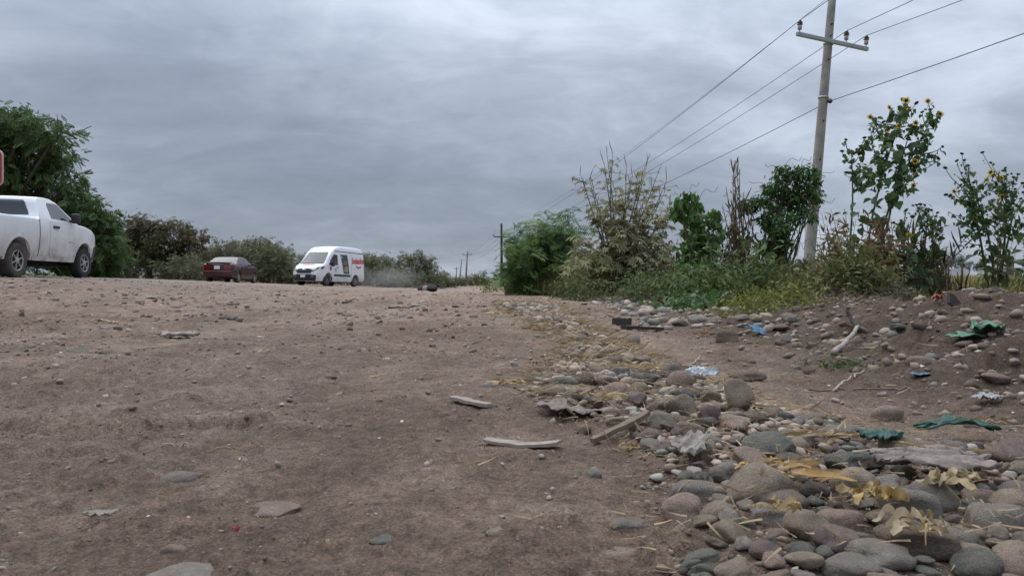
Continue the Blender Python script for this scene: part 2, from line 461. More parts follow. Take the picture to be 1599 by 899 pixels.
cd = bpy.data.cameras.new('camera'); cam = bpy.data.objects.new('camera', cd); COL.objects.link(cam)
cd.sensor_width = 36; cd.lens = F/1599*36; cd.clip_start = .02; cd.clip_end = 8000
cam.matrix_world = Matrix(((_r[0], _u[0], -_f[0], 0), (_r[1], _u[1], -_f[1], 0), (_r[2], _u[2], -_f[2], CH), (0, 0, 0, 1)))
cd.dof.use_dof = True; cd.dof.focus_distance = 3.6; cd.dof.aperture_fstop = 18.0
SC.camera = cam
SC.view_settings.view_transform = 'Standard'; SC.view_settings.look = 'None'
SC.view_settings.exposure = 0; SC.view_settings.gamma = 1
SC.cycles.max_bounces = 5; SC.cycles.diffuse_bounces = 2; SC.cycles.transparent_max_bounces = 8
SC.cycles.volume_bounces = 0; SC.cycles.volume_step_rate = 2
SC.cycles.use_denoising = True; SC.cycles.denoising_prefilter = 'NONE'

# ------------------------------------------------------------------ ground
SOIL = np.array([.26, .182, .132]); SOIL2 = np.array([.325, .238, .178]); DARK = np.array([.135, .097, .072])
GREYG = np.array([.25, .2, .166]); GOLD = np.array([.24, .2, .09]); OLIVE = np.array([.1, .1, .045])
def ground_col(x, y):
    n1 = (fbm(x*1.3, y*.7, 101, 4)+1)/2; n2 = (fbm(x*7, y*6, 111, 4)+1)/2; n3 = (fbm(x*45, y*45, 121, 2)+1)/2
    c = SOIL+(SOIL2-SOIL)*ss(n1*.6+n2*.5, .38, .75)[:, None]
    t = x-xbase(y)
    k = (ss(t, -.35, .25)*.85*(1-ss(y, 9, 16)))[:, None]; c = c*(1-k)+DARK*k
    k = (ss(-x/np.maximum(y, 1), .1, .6)*ss(y, 6, 16)*.85)[:, None]; c = c*(1-k)+GREYG*k
    k = (ss(y, 14, 30)*.6*(1-ss(t, -1, 1)))[:, None]; c = c*(1-k)+GREYG*k
    for (x0, dx, wd) in ((-2.3, -.02, .17), (-3.6, -.03, .19), (-.55, -.08, .13), (-.95, -.06, .12), (-1.5, -.05, .14)):     # dust pressed pale and smooth by wheels
        k = (np.exp(-((x-x0-dx*y)/wd)**2)*ss(y, .8, 2)*(1-ss(y, 25, 40))*(.25+.35*n2))[:, None]; c = c*(1-k)+np.array([.34, .26, .205])*k
    k = (ss(t, 1.6, 3.2)*ss(y, 3, 6))[:, None]; g = OLIVE+(GOLD-OLIVE)*ss(n1+.3*ss(y, 10, 25), .35, .75)[:, None]; c = c*(1-k)+g*k
    k = (ss(t, 1.3, 2.5)*ss(y, 10, 14)*0+ss(-x-.42*y, 2.0, 6)*ss(y, 22, 30))[:, None]; c = c*(1-k)+OLIVE*k
    k = ss(np.hypot(x, y), 60, 120)[:, None]; c = c*(1-k)+OLIVE*k
    n4 = (fbm(x*130, y*130, 131, 2)+1)/2; n5 = fbm(x*2.4, y*.3, 141, 4)
    return c*(.5+.6*n3+.4*n4)[:, None]*(.82+.36*n2)[:, None]*(1+.22*n5*(1-ss(t, -.3, .3)))[:, None]

def build_ground():
    a1 = np.radians(np.arange(-46, 46.01, .2)); a2 = np.radians(np.arange(50, 314, 4.0))
    A = np.concatenate([a1, a2]); nA = len(A)
    r = [.06, .2, .32, .42, .5]
    q = .52
    while q < 70: r.append(q); q *= 1.0075 if q < 25 else 1.015
    while q < 4500: r.append(q); q *= 1.12
    r = np.array(r); nR = len(r)
    X = (r[:, None]*np.sin(A)[None]).ravel(); Y = (r[:, None]*np.cos(A)[None]).ravel()
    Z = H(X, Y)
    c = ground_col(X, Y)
    mb = MB()
    i = np.arange(nR-1)[:, None]*nA; j = np.arange(nA)[None]; k = (np.arange(nA)+1)[None] % nA
    Fq = np.stack([i+j, i+nA+j, i+nA+k, i+k], -1).reshape(-1, 4)
    V = np.stack([X, Y, Z], -1)
    mb.add(V, Fq, c)
    cen = np.array([[0, 0, h1(0, 0)]])
    b = mb.n; mb.add(cen, np.stack([np.full(nA, 0), np.arange(nA)-b, (np.arange(nA)+1) % nA-b], -1), SOIL)
    m = bpy.data.materials.new('dirt'); n, l = nt(m); bs = n['Principled BSDF']; bs.inputs['Roughness'].default_value = .92; bs.inputs['Specular IOR Level'].default_value = .15
    vc = n.new('ShaderNodeVertexColor'); vc.layer_name = 'Col'
    tc = n.new('ShaderNodeTexCoord')
    def noise(sc, det, ro=.6):
        t = n.new('ShaderNodeTexNoise'); t.inputs['Scale'].default_value = sc; t.inputs['Detail'].default_value = det; t.inputs['Roughness'].default_value = ro
        l.new(tc.outputs['Object'], t.inputs['Vector']); return t.outputs['Fac']
    def rng(x, a, b_, c_, d):
        q_ = n.new('ShaderNodeMapRange'); q_.inputs[1].default_value = a; q_.inputs[2].default_value = b_; q_.inputs[3].default_value = c_; q_.inputs[4].default_value = d
        l.new(x, q_.inputs[0]); return q_.outputs[0]
    def mul(a, b_):
        x = n.new('ShaderNodeMix'); x.data_type = 'RGBA'; x.blend_type = 'MULTIPLY'; x.inputs[0].default_value = 1
        l.new(a, x.inputs[6]); l.new(b_, x.inputs[7]); return x.outputs[2]
    c0 = mul(vc.outputs['Color'], rng(noise(230, 3, .7), .3, .7, .5, 1.55))
    c0 = mul(c0, rng(noise(60, 4, .7), .3, .7, .72, 1.28))
    # grains of pale sand and grit
    vo = n.new('ShaderNodeTexVoronoi'); vo.inputs['Scale'].default_value = 210; l.new(tc.outputs['Object'], vo.inputs['Vector'])
    sx = n.new('ShaderNodeSeparateColor'); l.new(vo.outputs['Color'], sx.inputs[0])
    k1 = rng(sx.outputs[0], .93, .97, 0, 1); k2 = rng(vo.outputs['Distance'], .25, .4, 1, 0)
    kk = n.new('ShaderNodeMath'); kk.operation = 'MULTIPLY'; l.new(k1, kk.inputs[0]); l.new(k2, kk.inputs[1])
    mx = n.new('ShaderNodeMix'); mx.data_type = 'RGBA'; l.new(kk.outputs[0], mx.inputs[0]); l.new(c0, mx.inputs[6]); mx.inputs[7].default_value = (.42, .36, .3, 1)
    l.new(mx.outputs[2], bs.inputs['Base Color'])
    ad = n.new('ShaderNodeMath'); ad.operation = 'ADD'; l.new(noise(120, 6, .75), ad.inputs[0]); l.new(noise(420, 3, .7), ad.inputs[1])
    bp = n.new('ShaderNodeBump'); bp.inputs['Strength'].default_value = 1; bp.inputs['Distance'].default_value = .013
    l.new(ad.outputs[0], bp.inputs['Height']); l.new(bp.outputs[0], bs.inputs['Normal'])
    put('ground', mb.mesh('ground', m), kind='structure', label='brown dirt roadside with tyre prints')
build_ground()

# ------------------------------------------------------------------ small grit (stuff)
import bmesh
def ico(sub):
    bm = bmesh.new(); bmesh.ops.create_icosphere(bm, subdivisions=sub, radius=1)
    bm.verts.index_update()
    V = np.array([v.co[:] for v in bm.verts]); Fs = np.array([[v.index for v in f.verts] for f in bm.faces]); bm.free()
    return V, Fs
IC1, IC2, IC3, IC4 = ico(1), ico(2), ico(3), ico(4)
M_GRIT = mat('grit', (1, 1, 1), .95, spec=.1, attr=True, var=.2, vs=120)
def grit():
    mb = MB()
    # (count, size range in pixels-ish metres per metre of distance)
    def batch(n, u0, u1, d0, d1, s0, s1, keep=None, T=IC1):
        d = np.exp(RNG.uniform(math.log(d0), math.log(d1), n)); u = RNG.uniform(u0, u1, n)
        x, y = u*d, d
        if keep is not None:
            k = RNG.random(n) < keep(x, y); x, y, d = x[k], y[k], d[k]
        n = len(x)
        s = s0*(s1/s0)**(RNG.random(n)**2.2)
        s = np.minimum(s*np.clip(d/2.2, .45, 2.6), .06)
        z = H(x, y)
        sc = np.stack([s*RNG.uniform(.7, 1.5, n), s*RNG.uniform(.7, 1.3, n), s*RNG.uniform(.4, .8, n)], -1)
        base = np.array([[.21, .165, .125], [.27, .215, .165], [.15, .117, .09], [.33, .275, .215], [.19, .165, .14], [.5, .45, .37], [.09, .072, .058]])
        c = base[RNG.choice(7, n, p=[.32, .22, .2, .1, .1, .015, .045])]*RNG.uniform(.8, 1.2, (n, 1))
        R = rot(RNG.random(n)*7, RNG.normal(0, .3, n), RNG.normal(0, .3, n))
        Tn = T[0]*(1+.22*RNG.standard_normal((len(T[0]), 1)))
        mb.inst(Tn, T[1], np.stack([x, y, z+sc[:, 2]*.15], -1), R, sc, c)
    patch = lambda x, y: .25+.75*ss(fbm(x*1.2, y*.8, 7, 3), -.1, .4)
    for _ in range(3): batch(4200, -.8, .8, .7, 20, .0008, .009, patch)
    batch(1800, -.8, .15, 6, 24, .002, .016); batch(700, -.75, .12, 1.5, 7, .003, .012, patch)
    inb = lambda x, y: (ss(x-xbase(y), -.25, .3)*(1-ss(x-xbase(y), 2, 3)))
    for _ in range(2): batch(3000, .05, .8, 1.4, 14, .002, .022, inb)
    ins = lambda x, y: (x > strip_l(y)-.05)*(x < strip_r(y)+.06)*1.0
    for _ in range(3): batch(5000, -.05, .8, .7, 13, .002, .016, ins)
    # crumbs and clods of the same dirt
    def clods(n, d0, d1, s0, s1, u0=-.8, u1=.45):
        d = np.exp(RNG.uniform(math.log(d0), math.log(d1), n)); u = RNG.uniform(u0, u1, n); x, y = u*d, d
        k = RNG.random(n) < .12+.88*ss(fbm(x*1.6+3, y*.9, 27, 3), .0, .4); x, y, d = x[k], y[k], d[k]; n = len(x)
        s = s0*(s1/s0)**(RNG.random(n)**2)*np.clip(d/2, .5, 3); z = H(x, y)
        sc = np.stack([s*RNG.uniform(.8, 1.6, n), s*RNG.uniform(.7, 1.3, n), s*RNG.uniform(.5, .9, n)], -1)
        Tn = IC2[0]*(1+.22*RNG.standard_normal((len(IC2[0]), 1)))
        c = ground_col(x, y)*RNG.uniform(.75, 1.15, (n, 1))
        mb.inst(Tn, IC2[1], np.stack([x, y, z+sc[:, 2]*.25], -1), rot(RNG.random(n)*7, RNG.normal(0, .5, n), RNG.normal(0, .5, n)), sc, c)
    clods(5500, .8, 9, .0016, .008); clods(1600, 3, 20, .003, .010, -.75, .2)
    put('gravel', mb.mesh('gravel', M_GRIT), kind='stuff', label='loose grit and pebbles strewn over the dirt', cat='gravel')
grit()

# ------------------------------------------------------------------ stones
SCOL = {
    'grey': ((.25, .225, .195), (.35, .315, .27)), 'tan': ((.34, .265, .19), (.45, .36, .27)), 'purplish': ((.18, .13, .12), (.27, .205, .19)),
    'greenish': ((.125, .15, .13), (.2, .22, .185)), 'dark slate': ((.075, .078, .078), (.13, .13, .122)), 'pinkish brown': ((.35, .245, .19), (.44, .33, .265)),
    'dark brown': ((.19, .14, .105), (.27, .205, .155))}
SMAT = {k: stone_mat(k.replace(' ', '_')+'_stone', *v) for k, v in SCOL.items()}
def stone_shape(i, T=IC4):
    r = np.random.default_rng(100+i)
    n = T[0]
    p = r.uniform(2.0, 2.7)
    rad = (np.abs(n)**p).sum(1)**(-1/p)
    for _ in range(r.integers(3, 9)):
        k = r.standard_normal(3); k /= np.linalg.norm(k); d = r.uniform(.66, .95)
        q = n@k; lim = np.where(q > .05, d/np.maximum(q, .05), 9)
        t = 22.0; rad = -np.log(np.exp(-t*rad)+np.exp(-t*lim))/t
    a, b, c = r.uniform(.0, 6, 3)
    rad = rad*(1+.09*np.sin(2.1*n[:, 0]+a+1.3*n[:, 2])+.07*np.sin(2.7*n[:, 1]+b+n[:, 0])+.04*np.sin(4.2*n[:, 2]+c+2*n[:, 1]))
    rad *= 1+.045*fbm(n[:, 0]*4+i, n[:, 1]*4+n[:, 2]*3, i, 3)
    V = n*rad[:, None]
    return V/np.abs(V).max(0)
NSH = 16
_smesh = {}
def smesh(col, sh, lod=0):
    k = (col, sh, lod)
    if k not in _smesh:
        T = IC4 if lod == 0 else IC3
        _smesh[k] = MB().add(stone_shape(sh, T), T[1]).mesh('stone', SMAT[col], True, False)
    return _smesh[k]

stones = []   # dict(pos, size xyz, rot, col, sh, label, group)
def hand(px, py, w, h, col, label, sink=.22, rz=None, tilt=0.0, sh=None, asp=None):
    """one stone of the photograph: bottom-centre pixel, width and height in pixels"""
    p, d = G(px, py)
    sx = w*d/F/2; sz = h*d/F/2*1.12; sink = .3 if sink == .22 else sink
    sy = sx*(asp if asp else RNG.uniform(.75, 1.0))
    p[1] += sy*.5
    p[2] = h1(p[0], p[1])+sz*(1-sink*2)*(1 if sink < .4 else .6)-(.0 if sink < .4 else .004)
    stones.append(dict(p=p, s=(sx, sy, sz), r=(RNG.normal(0, .06), tilt, RNG.normal(0, .12) if rz is None else rz), c=col,
                       sh=RNG.integers(0, NSH) if sh is None else sh, label=label, group='river cobbles', hand=True, px=w))
HAND = [
 (1156, 643, 50, 54, 'tan', 'tall upright tan boulder leaning at the outer edge of the cobble strip', .12, .3),
 (1113, 661, 42, 42, 'purplish', 'dark purple angular cobble in front of the tall upright boulder'),
 (1064, 650, 52, 46, 'tan', 'domed light brown cobble left of the dark purple one'),
 (1060, 666, 52, 24, 'dark brown', 'low brown cobble under the domed light brown one'),
 (1112, 632, 36, 28, 'tan', 'small rounded tan cobble below the crumpled white foil'),
 (1078, 625, 42, 28, 'dark slate', 'dark slate cobble that the white foil lies against'),
 (1004, 602, 54, 22, 'dark slate', 'long dark slate cobble behind the grey egg shaped cobble'),
 (965, 614, 30, 22, 'grey', 'grey egg shaped cobble at the far middle of the strip'),
 (914, 604, 36, 28, 'dark brown', 'round brown cobble behind the flared corn husks'),
 (850, 589, 44, 20, 'grey', 'flat grey cobble half buried at the left edge among the husks', .46),
 (1050, 594, 34, 34, 'grey', 'blocky grey cobble standing near the twisted root'),
 (1170, 594, 60, 18, 'dark brown', 'flat dark brown stone lying alone past the white foil'),
 (1136, 532, 38, 26, 'dark brown', 'large brown rock sitting at the foot of the dirt bank'),
 (1388, 656, 52, 28, 'pinkish brown', 'pinkish wedge shaped stone alone on the packed track'),
 (1358, 680, 60, 24, 'pinkish brown', 'low pinkish stone half sunk in the packed track', .46),
 (1299, 662, 32, 18, 'greenish', 'small grey green stone half sunk beside the packed track', .46),
 (1196, 790, 118, 66, 'tan', 'big tan angular rock with a broken brown face in the near cobble strip', .2, .2),
 (1205, 712, 96, 42, 'greenish', 'broad teal grey cobble in the middle of the strip'),
 (1250, 706, 48, 28, 'tan', 'pale tan cobble behind the green rag'),
 (1150, 668, 56, 26, 'tan', 'pale lumpy cobble at the foot of the tall boulder'),
 (1092, 780, 96, 40, 'grey', 'flat broad grey cobble at the left edge of the near strip'),
 (1130, 808, 70, 34, 'pinkish brown', 'low pinkish cobble below the flat broad grey one'),
 (1430, 812, 96, 56, 'grey', 'large rounded grey cobble below the grey rag'),
 (1466, 796, 76, 52, 'grey', 'blocky grey cobble directly in front of the grey rag'),
 (1575, 832, 100, 66, 'grey', 'large grey cobble with a brown lower half at the right edge'),
 (1340, 736, 92, 32, 'greenish', 'long greenish cobble lying in front of the green cloth scrap'),
 (1262, 744, 52, 36, 'purplish', 'purplish grey shiny cobble right of the big angular rock'),
 (1338, 768, 78, 40, 'tan', 'brown round backed cobble between the green cloth and the grey rag'),
 (1268, 838, 76, 46, 'tan', 'tan speckled cobble with a pointed top in the near strip'),
 (1322, 828, 82, 46, 'pinkish brown', 'pink grey domed cobble beside the tan speckled one'),
 (1318, 868, 84, 48, 'purplish', 'dark purplish domed cobble low in the near strip'),
 (1226, 798, 84, 36, 'purplish', 'purple grey long cobble below the golden husk'),
 (1165, 788, 52, 20, 'tan', 'small flat tan cobble left of the golden husk'),
 (1212, 818, 78, 30, 'grey', 'flat grey tan cobble in front of the purple grey long one'),
 (1445, 868, 128, 46, 'dark brown', 'wide dark brown slab in the bottom right heap'),
 (1390, 890, 110, 40, 'grey', 'long grey stone at the very bottom of the strip'),
 (1335, 902, 96, 36, 'grey', 'rounded grey stone cut off at the bottom of the strip'),
 (1200, 874, 54, 32, 'purplish', 'smooth mauve cobble at the bottom left of the heap'),
 (1255, 872, 50, 26, 'greenish', 'small bottle green cobble beside the smooth mauve one'),
 (1168, 826, 30, 18, 'greenish', 'little blue green pebble beside a black pebble'),
 (1545, 905, 100, 50, 'greenish', 'dark green grey stone at the bottom edge'),
 (1588, 905, 60, 46, 'pinkish brown', 'pale pinkish rock in the bottom right corner'),
 (1500, 852, 70, 36, 'grey', 'bluish grey stone squeezed between larger ones on the right'),
 (1540, 790, 60, 36, 'dark brown', 'brown lump below the right end of the grey rag'),
 (1020, 690, 52, 24, 'purplish', 'flat purplish cobble at the left edge of the strip'),
 (1036, 668, 52, 30, 'grey', 'grey split looking cobble left of the pink round one'),
 (1078, 680, 46, 26, 'pinkish brown', 'pink round cobble in the centre of the strip'),
 (1105, 700, 50, 20, 'grey', 'flat grey cobble in the centre of the strip'),
 (985, 822, 76, 22, 'grey', 'flat grey stone bedded in the dirt in front of the strip', .46),
 (968, 862, 76, 26, 'tan', 'low tan stone nearly buried in the dirt near the bottom', .46),
 (280, 903, 110, 24, 'grey', 'flat grey stone at the bottom edge on the left', .46),
 (283, 746, 70, 22, 'grey', 'smooth pale grey stone half buried in the dirt on the left', .46),
 (270, 862, 40, 26, 'tan', 'small round tan stone standing out of the dirt', .46),
 (418, 802, 84, 20, 'pinkish brown', 'thin ridge of pinkish stone showing through the dirt', .46),
 (602, 842, 52, 14, 'greenish', 'pale green sliver of stone in the dirt', .46),
 (780, 832, 44, 16, 'tan', 'small flat tan stone showing through the dirt', .46),
 (160, 492+60, 34, 10, 'dark brown', 'small brown stone on the far left dirt', .46),
 (118, 550, 40, 14, 'grey', 'flat grey stone on the far left dirt', .46),
 (184, 517-2, 14, 7, 'dark slate', 'tiny black stone on the far dirt'),
 (546, 516, 12, 7, 'dark brown', 'tiny brown stone alone in the middle of the dirt road'),
 (675, 540, 12, 5, 'tan', 'tiny pale stone in the middle of the dirt road'),
 (1256, 472, 20, 10, 'tan', 'pale oval stone lying on the dirt bank'),
 (1541, 516, 26, 16, 'pinkish brown', 'pinkish stone on the bank beside the green bottle scraps'),
 (1528, 522, 26, 9, 'tan', 'flat tan stone under the pinkish one on the bank'),
 (1235, 503, 26, 18, 'grey', 'blocky grey stone in the row at the bank foot'),
 (1230, 534, 24, 18, 'grey', 'round grey stone below the row at the bank foot'),
 (1220, 518, 34, 11, 'dark brown', 'long brown stone in the row at the bank foot'),
 (1385, 544, 18, 14, 'tan', 'small round pale stone on the lower bank'),
 (1365, 540, 30, 11, 'dark brown', 'flat brown stone beside the small round pale one on the bank'),
 (1346, 520, 24, 12, 'grey', 'grey stone on the middle of the bank'),
 (1160, 500, 26, 12, 'grey', 'grey stone at the left end of the row at the bank foot'),
 (1182, 503, 24, 14, 'tan', 'tan stone in the row at the bank foot'),
 (1118, 505, 24, 12, 'pinkish brown', 'pale pink stone before the green creepers'),
 (1025, 490, 22, 10, 'grey', 'pale grey stone at the far end of the bank'),
 (1145, 503, 20, 13, 'pinkish brown', 'pinkish stone beside the dark block row'),
 (985, 536, 40, 18, 'grey', 'grey cobble where the strip narrows'),
 (912, 540, 26, 20, 'tan', 'tan cobble on the left where the strip narrows'),
 (945, 532, 30, 16, 'pinkish brown', 'pink brown cobble on top of the narrow strip'),
 (910, 527, 20, 12, 'dark slate', 'dark blue grey cobble on the narrow strip'),
 (970, 552, 34, 14, 'dark brown', 'flat dark cobble lower on the narrow strip'),
 (940, 568, 26, 12, 'grey', 'grey cobble just behind the husks in the strip'),
]
for hd in HAND: hand(*hd[:6], **({'sink': hd[6]} if len(hd) > 6 else {}), **({'tilt': hd[7]} if len(hd) > 7 else {}))

cells = {}
def free(x, y, r):
    k0, k1 = int(x//.15), int(y//.15)
    for a in range(k0-1, k0+2):
        for b in range(k1-1, k1+2):
            for (X, Y, R) in cells.get((a, b), ()):
                if (X-x)**2+(Y-y)**2 < (R+r)**2: return False
    return True
def occupy(x, y, r): cells.setdefault((int(x//.15), int(y//.15)), []).append((x, y, r))
for s in stones: occupy(s['p'][0], s['p'][1], min(.14, s['s'][0]*.8))
def scatter_stones(n, pick, smin, smax, fac, zone, sink=.3, power=1.6, group='river cobbles'):
    names = list(SCOL); pr = [.27, .21, .11, .09, .05, .14, .13]
    m = 0
    for _ in range(n):
        x, y = pick()
        r = smin*(smax/smin)**(random.random()**power)
        if not free(x, y, r*fac): continue
        occupy(x, y, r*fac)
        c = names[RNG.choice(7, p=pr)]
        sx, sy, sz = r*random.uniform(.95, 1.35), r*random.uniform(.75, 1.0), r*random.uniform(.42, .8)
        p = np.array([x, y, h1(x, y)+sz*(1-2*sink)+.004+random.random()*.012*(fac < .75)])
        stones.append(dict(p=p, s=(sx, sy, sz), r=(random.gauss(0, .2), random.gauss(0, .2), random.random()*pi), c=c, sh=random.randrange(NSH), zone=zone,
                           label=None, group=group))
def pick_strip(y0, y1, grow=0.0):
    def f():
        y = y0*(y1/y0)**random.random()
        a, b = float(strip_l(y))-grow, float(strip_r(y))+grow
        return a+(b-a)*random.random(), y
    return f
def pick_bank(y0, y1, t0, t1):
    def f():
        y = y0*(y1/y0)**random.random()
        return float(xbase(y))+random.uniform(t0, t1), y
    return f
scatter_stones(2600, pick_strip(.68, 1.6), .011, .056, .86, 'near', .37, 2.1)
scatter_stones(1300, pick_strip(1.5, 2.7), .011, .05, .9, 'middle', .36, 2.2)
scatter_stones(520, pick_strip(2.6, 9, -.04), .014, .055, 1.0, 'far', .34, 2.0)
scatter_stones(110, pick_strip(.9, 6, .2), .008, .02, 1.6, 'fringe', .45)
scatter_stones(190, pick_bank(1.9, 11, .14, .6), .012, .045, 1.15, 'bank foot', .38, 2.2)
scatter_stones(270, pick_bank(5, 14, -.25, .45), .02, .07, .95, 'bank foot', .34, 1.8)
scatter_stones(190, pick_bank(2, 11, .3, 1.9), .012, .05, 1.3, 'bank', .36, 2.2)
scatter_stones(30, lambda: (random.uniform(-.6, .3)*(4+8*random.random()), 4+8*random.random()), .008, .022, 3, 'road', .42)
scatter_stones(45, lambda: (lambda d: (random.uniform(-.65, .15)*d, d))(random.uniform(1, 4)), .004, .011, 3, 'road', .46)
scatter_stones(18, lambda: (random.uniform(.75, 1.2), random.uniform(1.3, 6)), .008, .02, 2, 'track', .42)
SHN = {True: 'long flat', False: 'rounded'}
ZN = {'near': 'crowded at the near end of the cobble strip', 'middle': 'packed into the middle of the cobble strip', 'far': 'in the narrow far end of the cobble strip',
      'fringe': 'strayed just outside the cobble strip', 'bank foot': 'in the row along the foot of the dirt bank', 'bank': 'lying up on the dirt bank', 'road': 'lying on the open dirt road',
      'track': 'on the packed track between strip and bank'}
for s in stones:
    x, y, d = proj(s['p']); s['d'] = d
    s['size'] = s['s'][0]*s['s'][2]**.5/max(d, .3)**1.5 if (-40 < x < 1640 and y < 960) else 0
    if s.get('hand'): s['size'] += 10
stones.sort(key=lambda s: -s['size'])
rest = MB()
SHC = [stone_shape(i, IC2) for i in range(NSH)]
for i, s in enumerate(stones):
    R = rot(s['r'][2], s['r'][1], s['r'][0])[0]
    if i < 298 and s['size'] > 0:
        o = put('river_stone', smesh(s['c'], int(s['sh']), 0 if s['d'] < 3.2 else 1))
        o.matrix_world = Matrix([[*(R[k]*np.array(s['s'])), s['p'][k]] for k in range(3)]+[[0, 0, 0, 1]])
        o['category'] = 'stone'
        if s['label']: o['label'] = s['label']
        else:
            fl = s['s'][2] < .52*s['s'][0]
            o['label'] = '%s %s stone %s' % (s['c'], SHN[fl], ZN[s['zone']]); o['group'] = '%s %s stones %s' % (s['c'], SHN[fl], s['zone'])
    else:
        a, b = SCOL[s['c']]; t = random.random()
        c = (np.array(a)*(1-t)+np.array(b)*t)*.75+.25*np.array([.29, .225, .17])
        rest.add((SHC[int(s['sh'])]*np.array(s['s']))@R.T+s['p'], IC2[1], c)
put('small_stones', rest.mesh('small_stones', mat('loose_stone', (1, 1, 1), .8, var=.2, vs=25, bump=.4, bs=60, attr=True)), kind='stuff', label='smaller stones filling the strip and the bank', cat='stones')
# ------------------------------------------------------------------ vehicles
M_GLASS = mat('dark_glass', (.018, .022, .025), .06, spec=.6, coat=.3)
M_GLASS2 = mat('van_glass', (.05, .068, .072), .1, spec=.4)
M_BLACK = mat('black_plastic', (.022, .022, .023), .55, var=.2, vs=6)
M_UNDER = mat('underbody', (.012, .011, .01), .9)
M_TYRE = mat('tyre_rubber', (.03, .028, .027), .85, var=.3, vs=9, bump=.3, bs=40)
M_TYRED = mat('dusty_tyre', (.075, .062, .053), .9, var=.35, vs=6, bump=.3, bs=40)
M_RIM = mat('rim_metal', (.42, .41, .4), .42, metal=.5, var=.2, vs=8)
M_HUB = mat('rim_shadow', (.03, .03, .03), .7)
M_CHROME = mat('bright_metal', (.6, .6, .6), .25, metal=.9)
M_LAMP = mat('lamp_lens', (.6, .62, .63), .12, coat=.6)
M_RED = mat('red_lens', (.16, .008, .008), .2, coat=.5)
M_PLATE = mat('plate', (.66, .66, .64), .5)
M_WTRUCK = mat('truck_white_paint', (.76, .77, .78), .3, coat=.4, dirt=((.36, .31, .26), 1.25, .35, .85))
M_WVAN = mat('van_white_paint', (.78, .79, .81), .3, coat=.4, dirt=((.36, .31, .27), 1.0, .25, .4))
M_MAROON = mat('maroon_paint', (.045, .004, .007), .3, coat=.3, dirt=((.13, .085, .07), .8, .2, .2))
M_TXRED = mat('red_vinyl', (.55, .02, .03), .45)
M_TXPINK = mat('faded_red_vinyl', (.6, .18, .18), .45)
M_TXGREY = mat('grey_vinyl', (.2, .2, .22), .5)
M_TEAL = mat('poster_teal', (.03, .075, .085), .45, var=.3, vs=4)
M_POSTY = mat('poster_yellow', (.34, .27, .15), .45, var=.4, vs=9)
M_POSTR = mat('poster_red', (.33, .09, .08), .45, var=.3, vs=6)

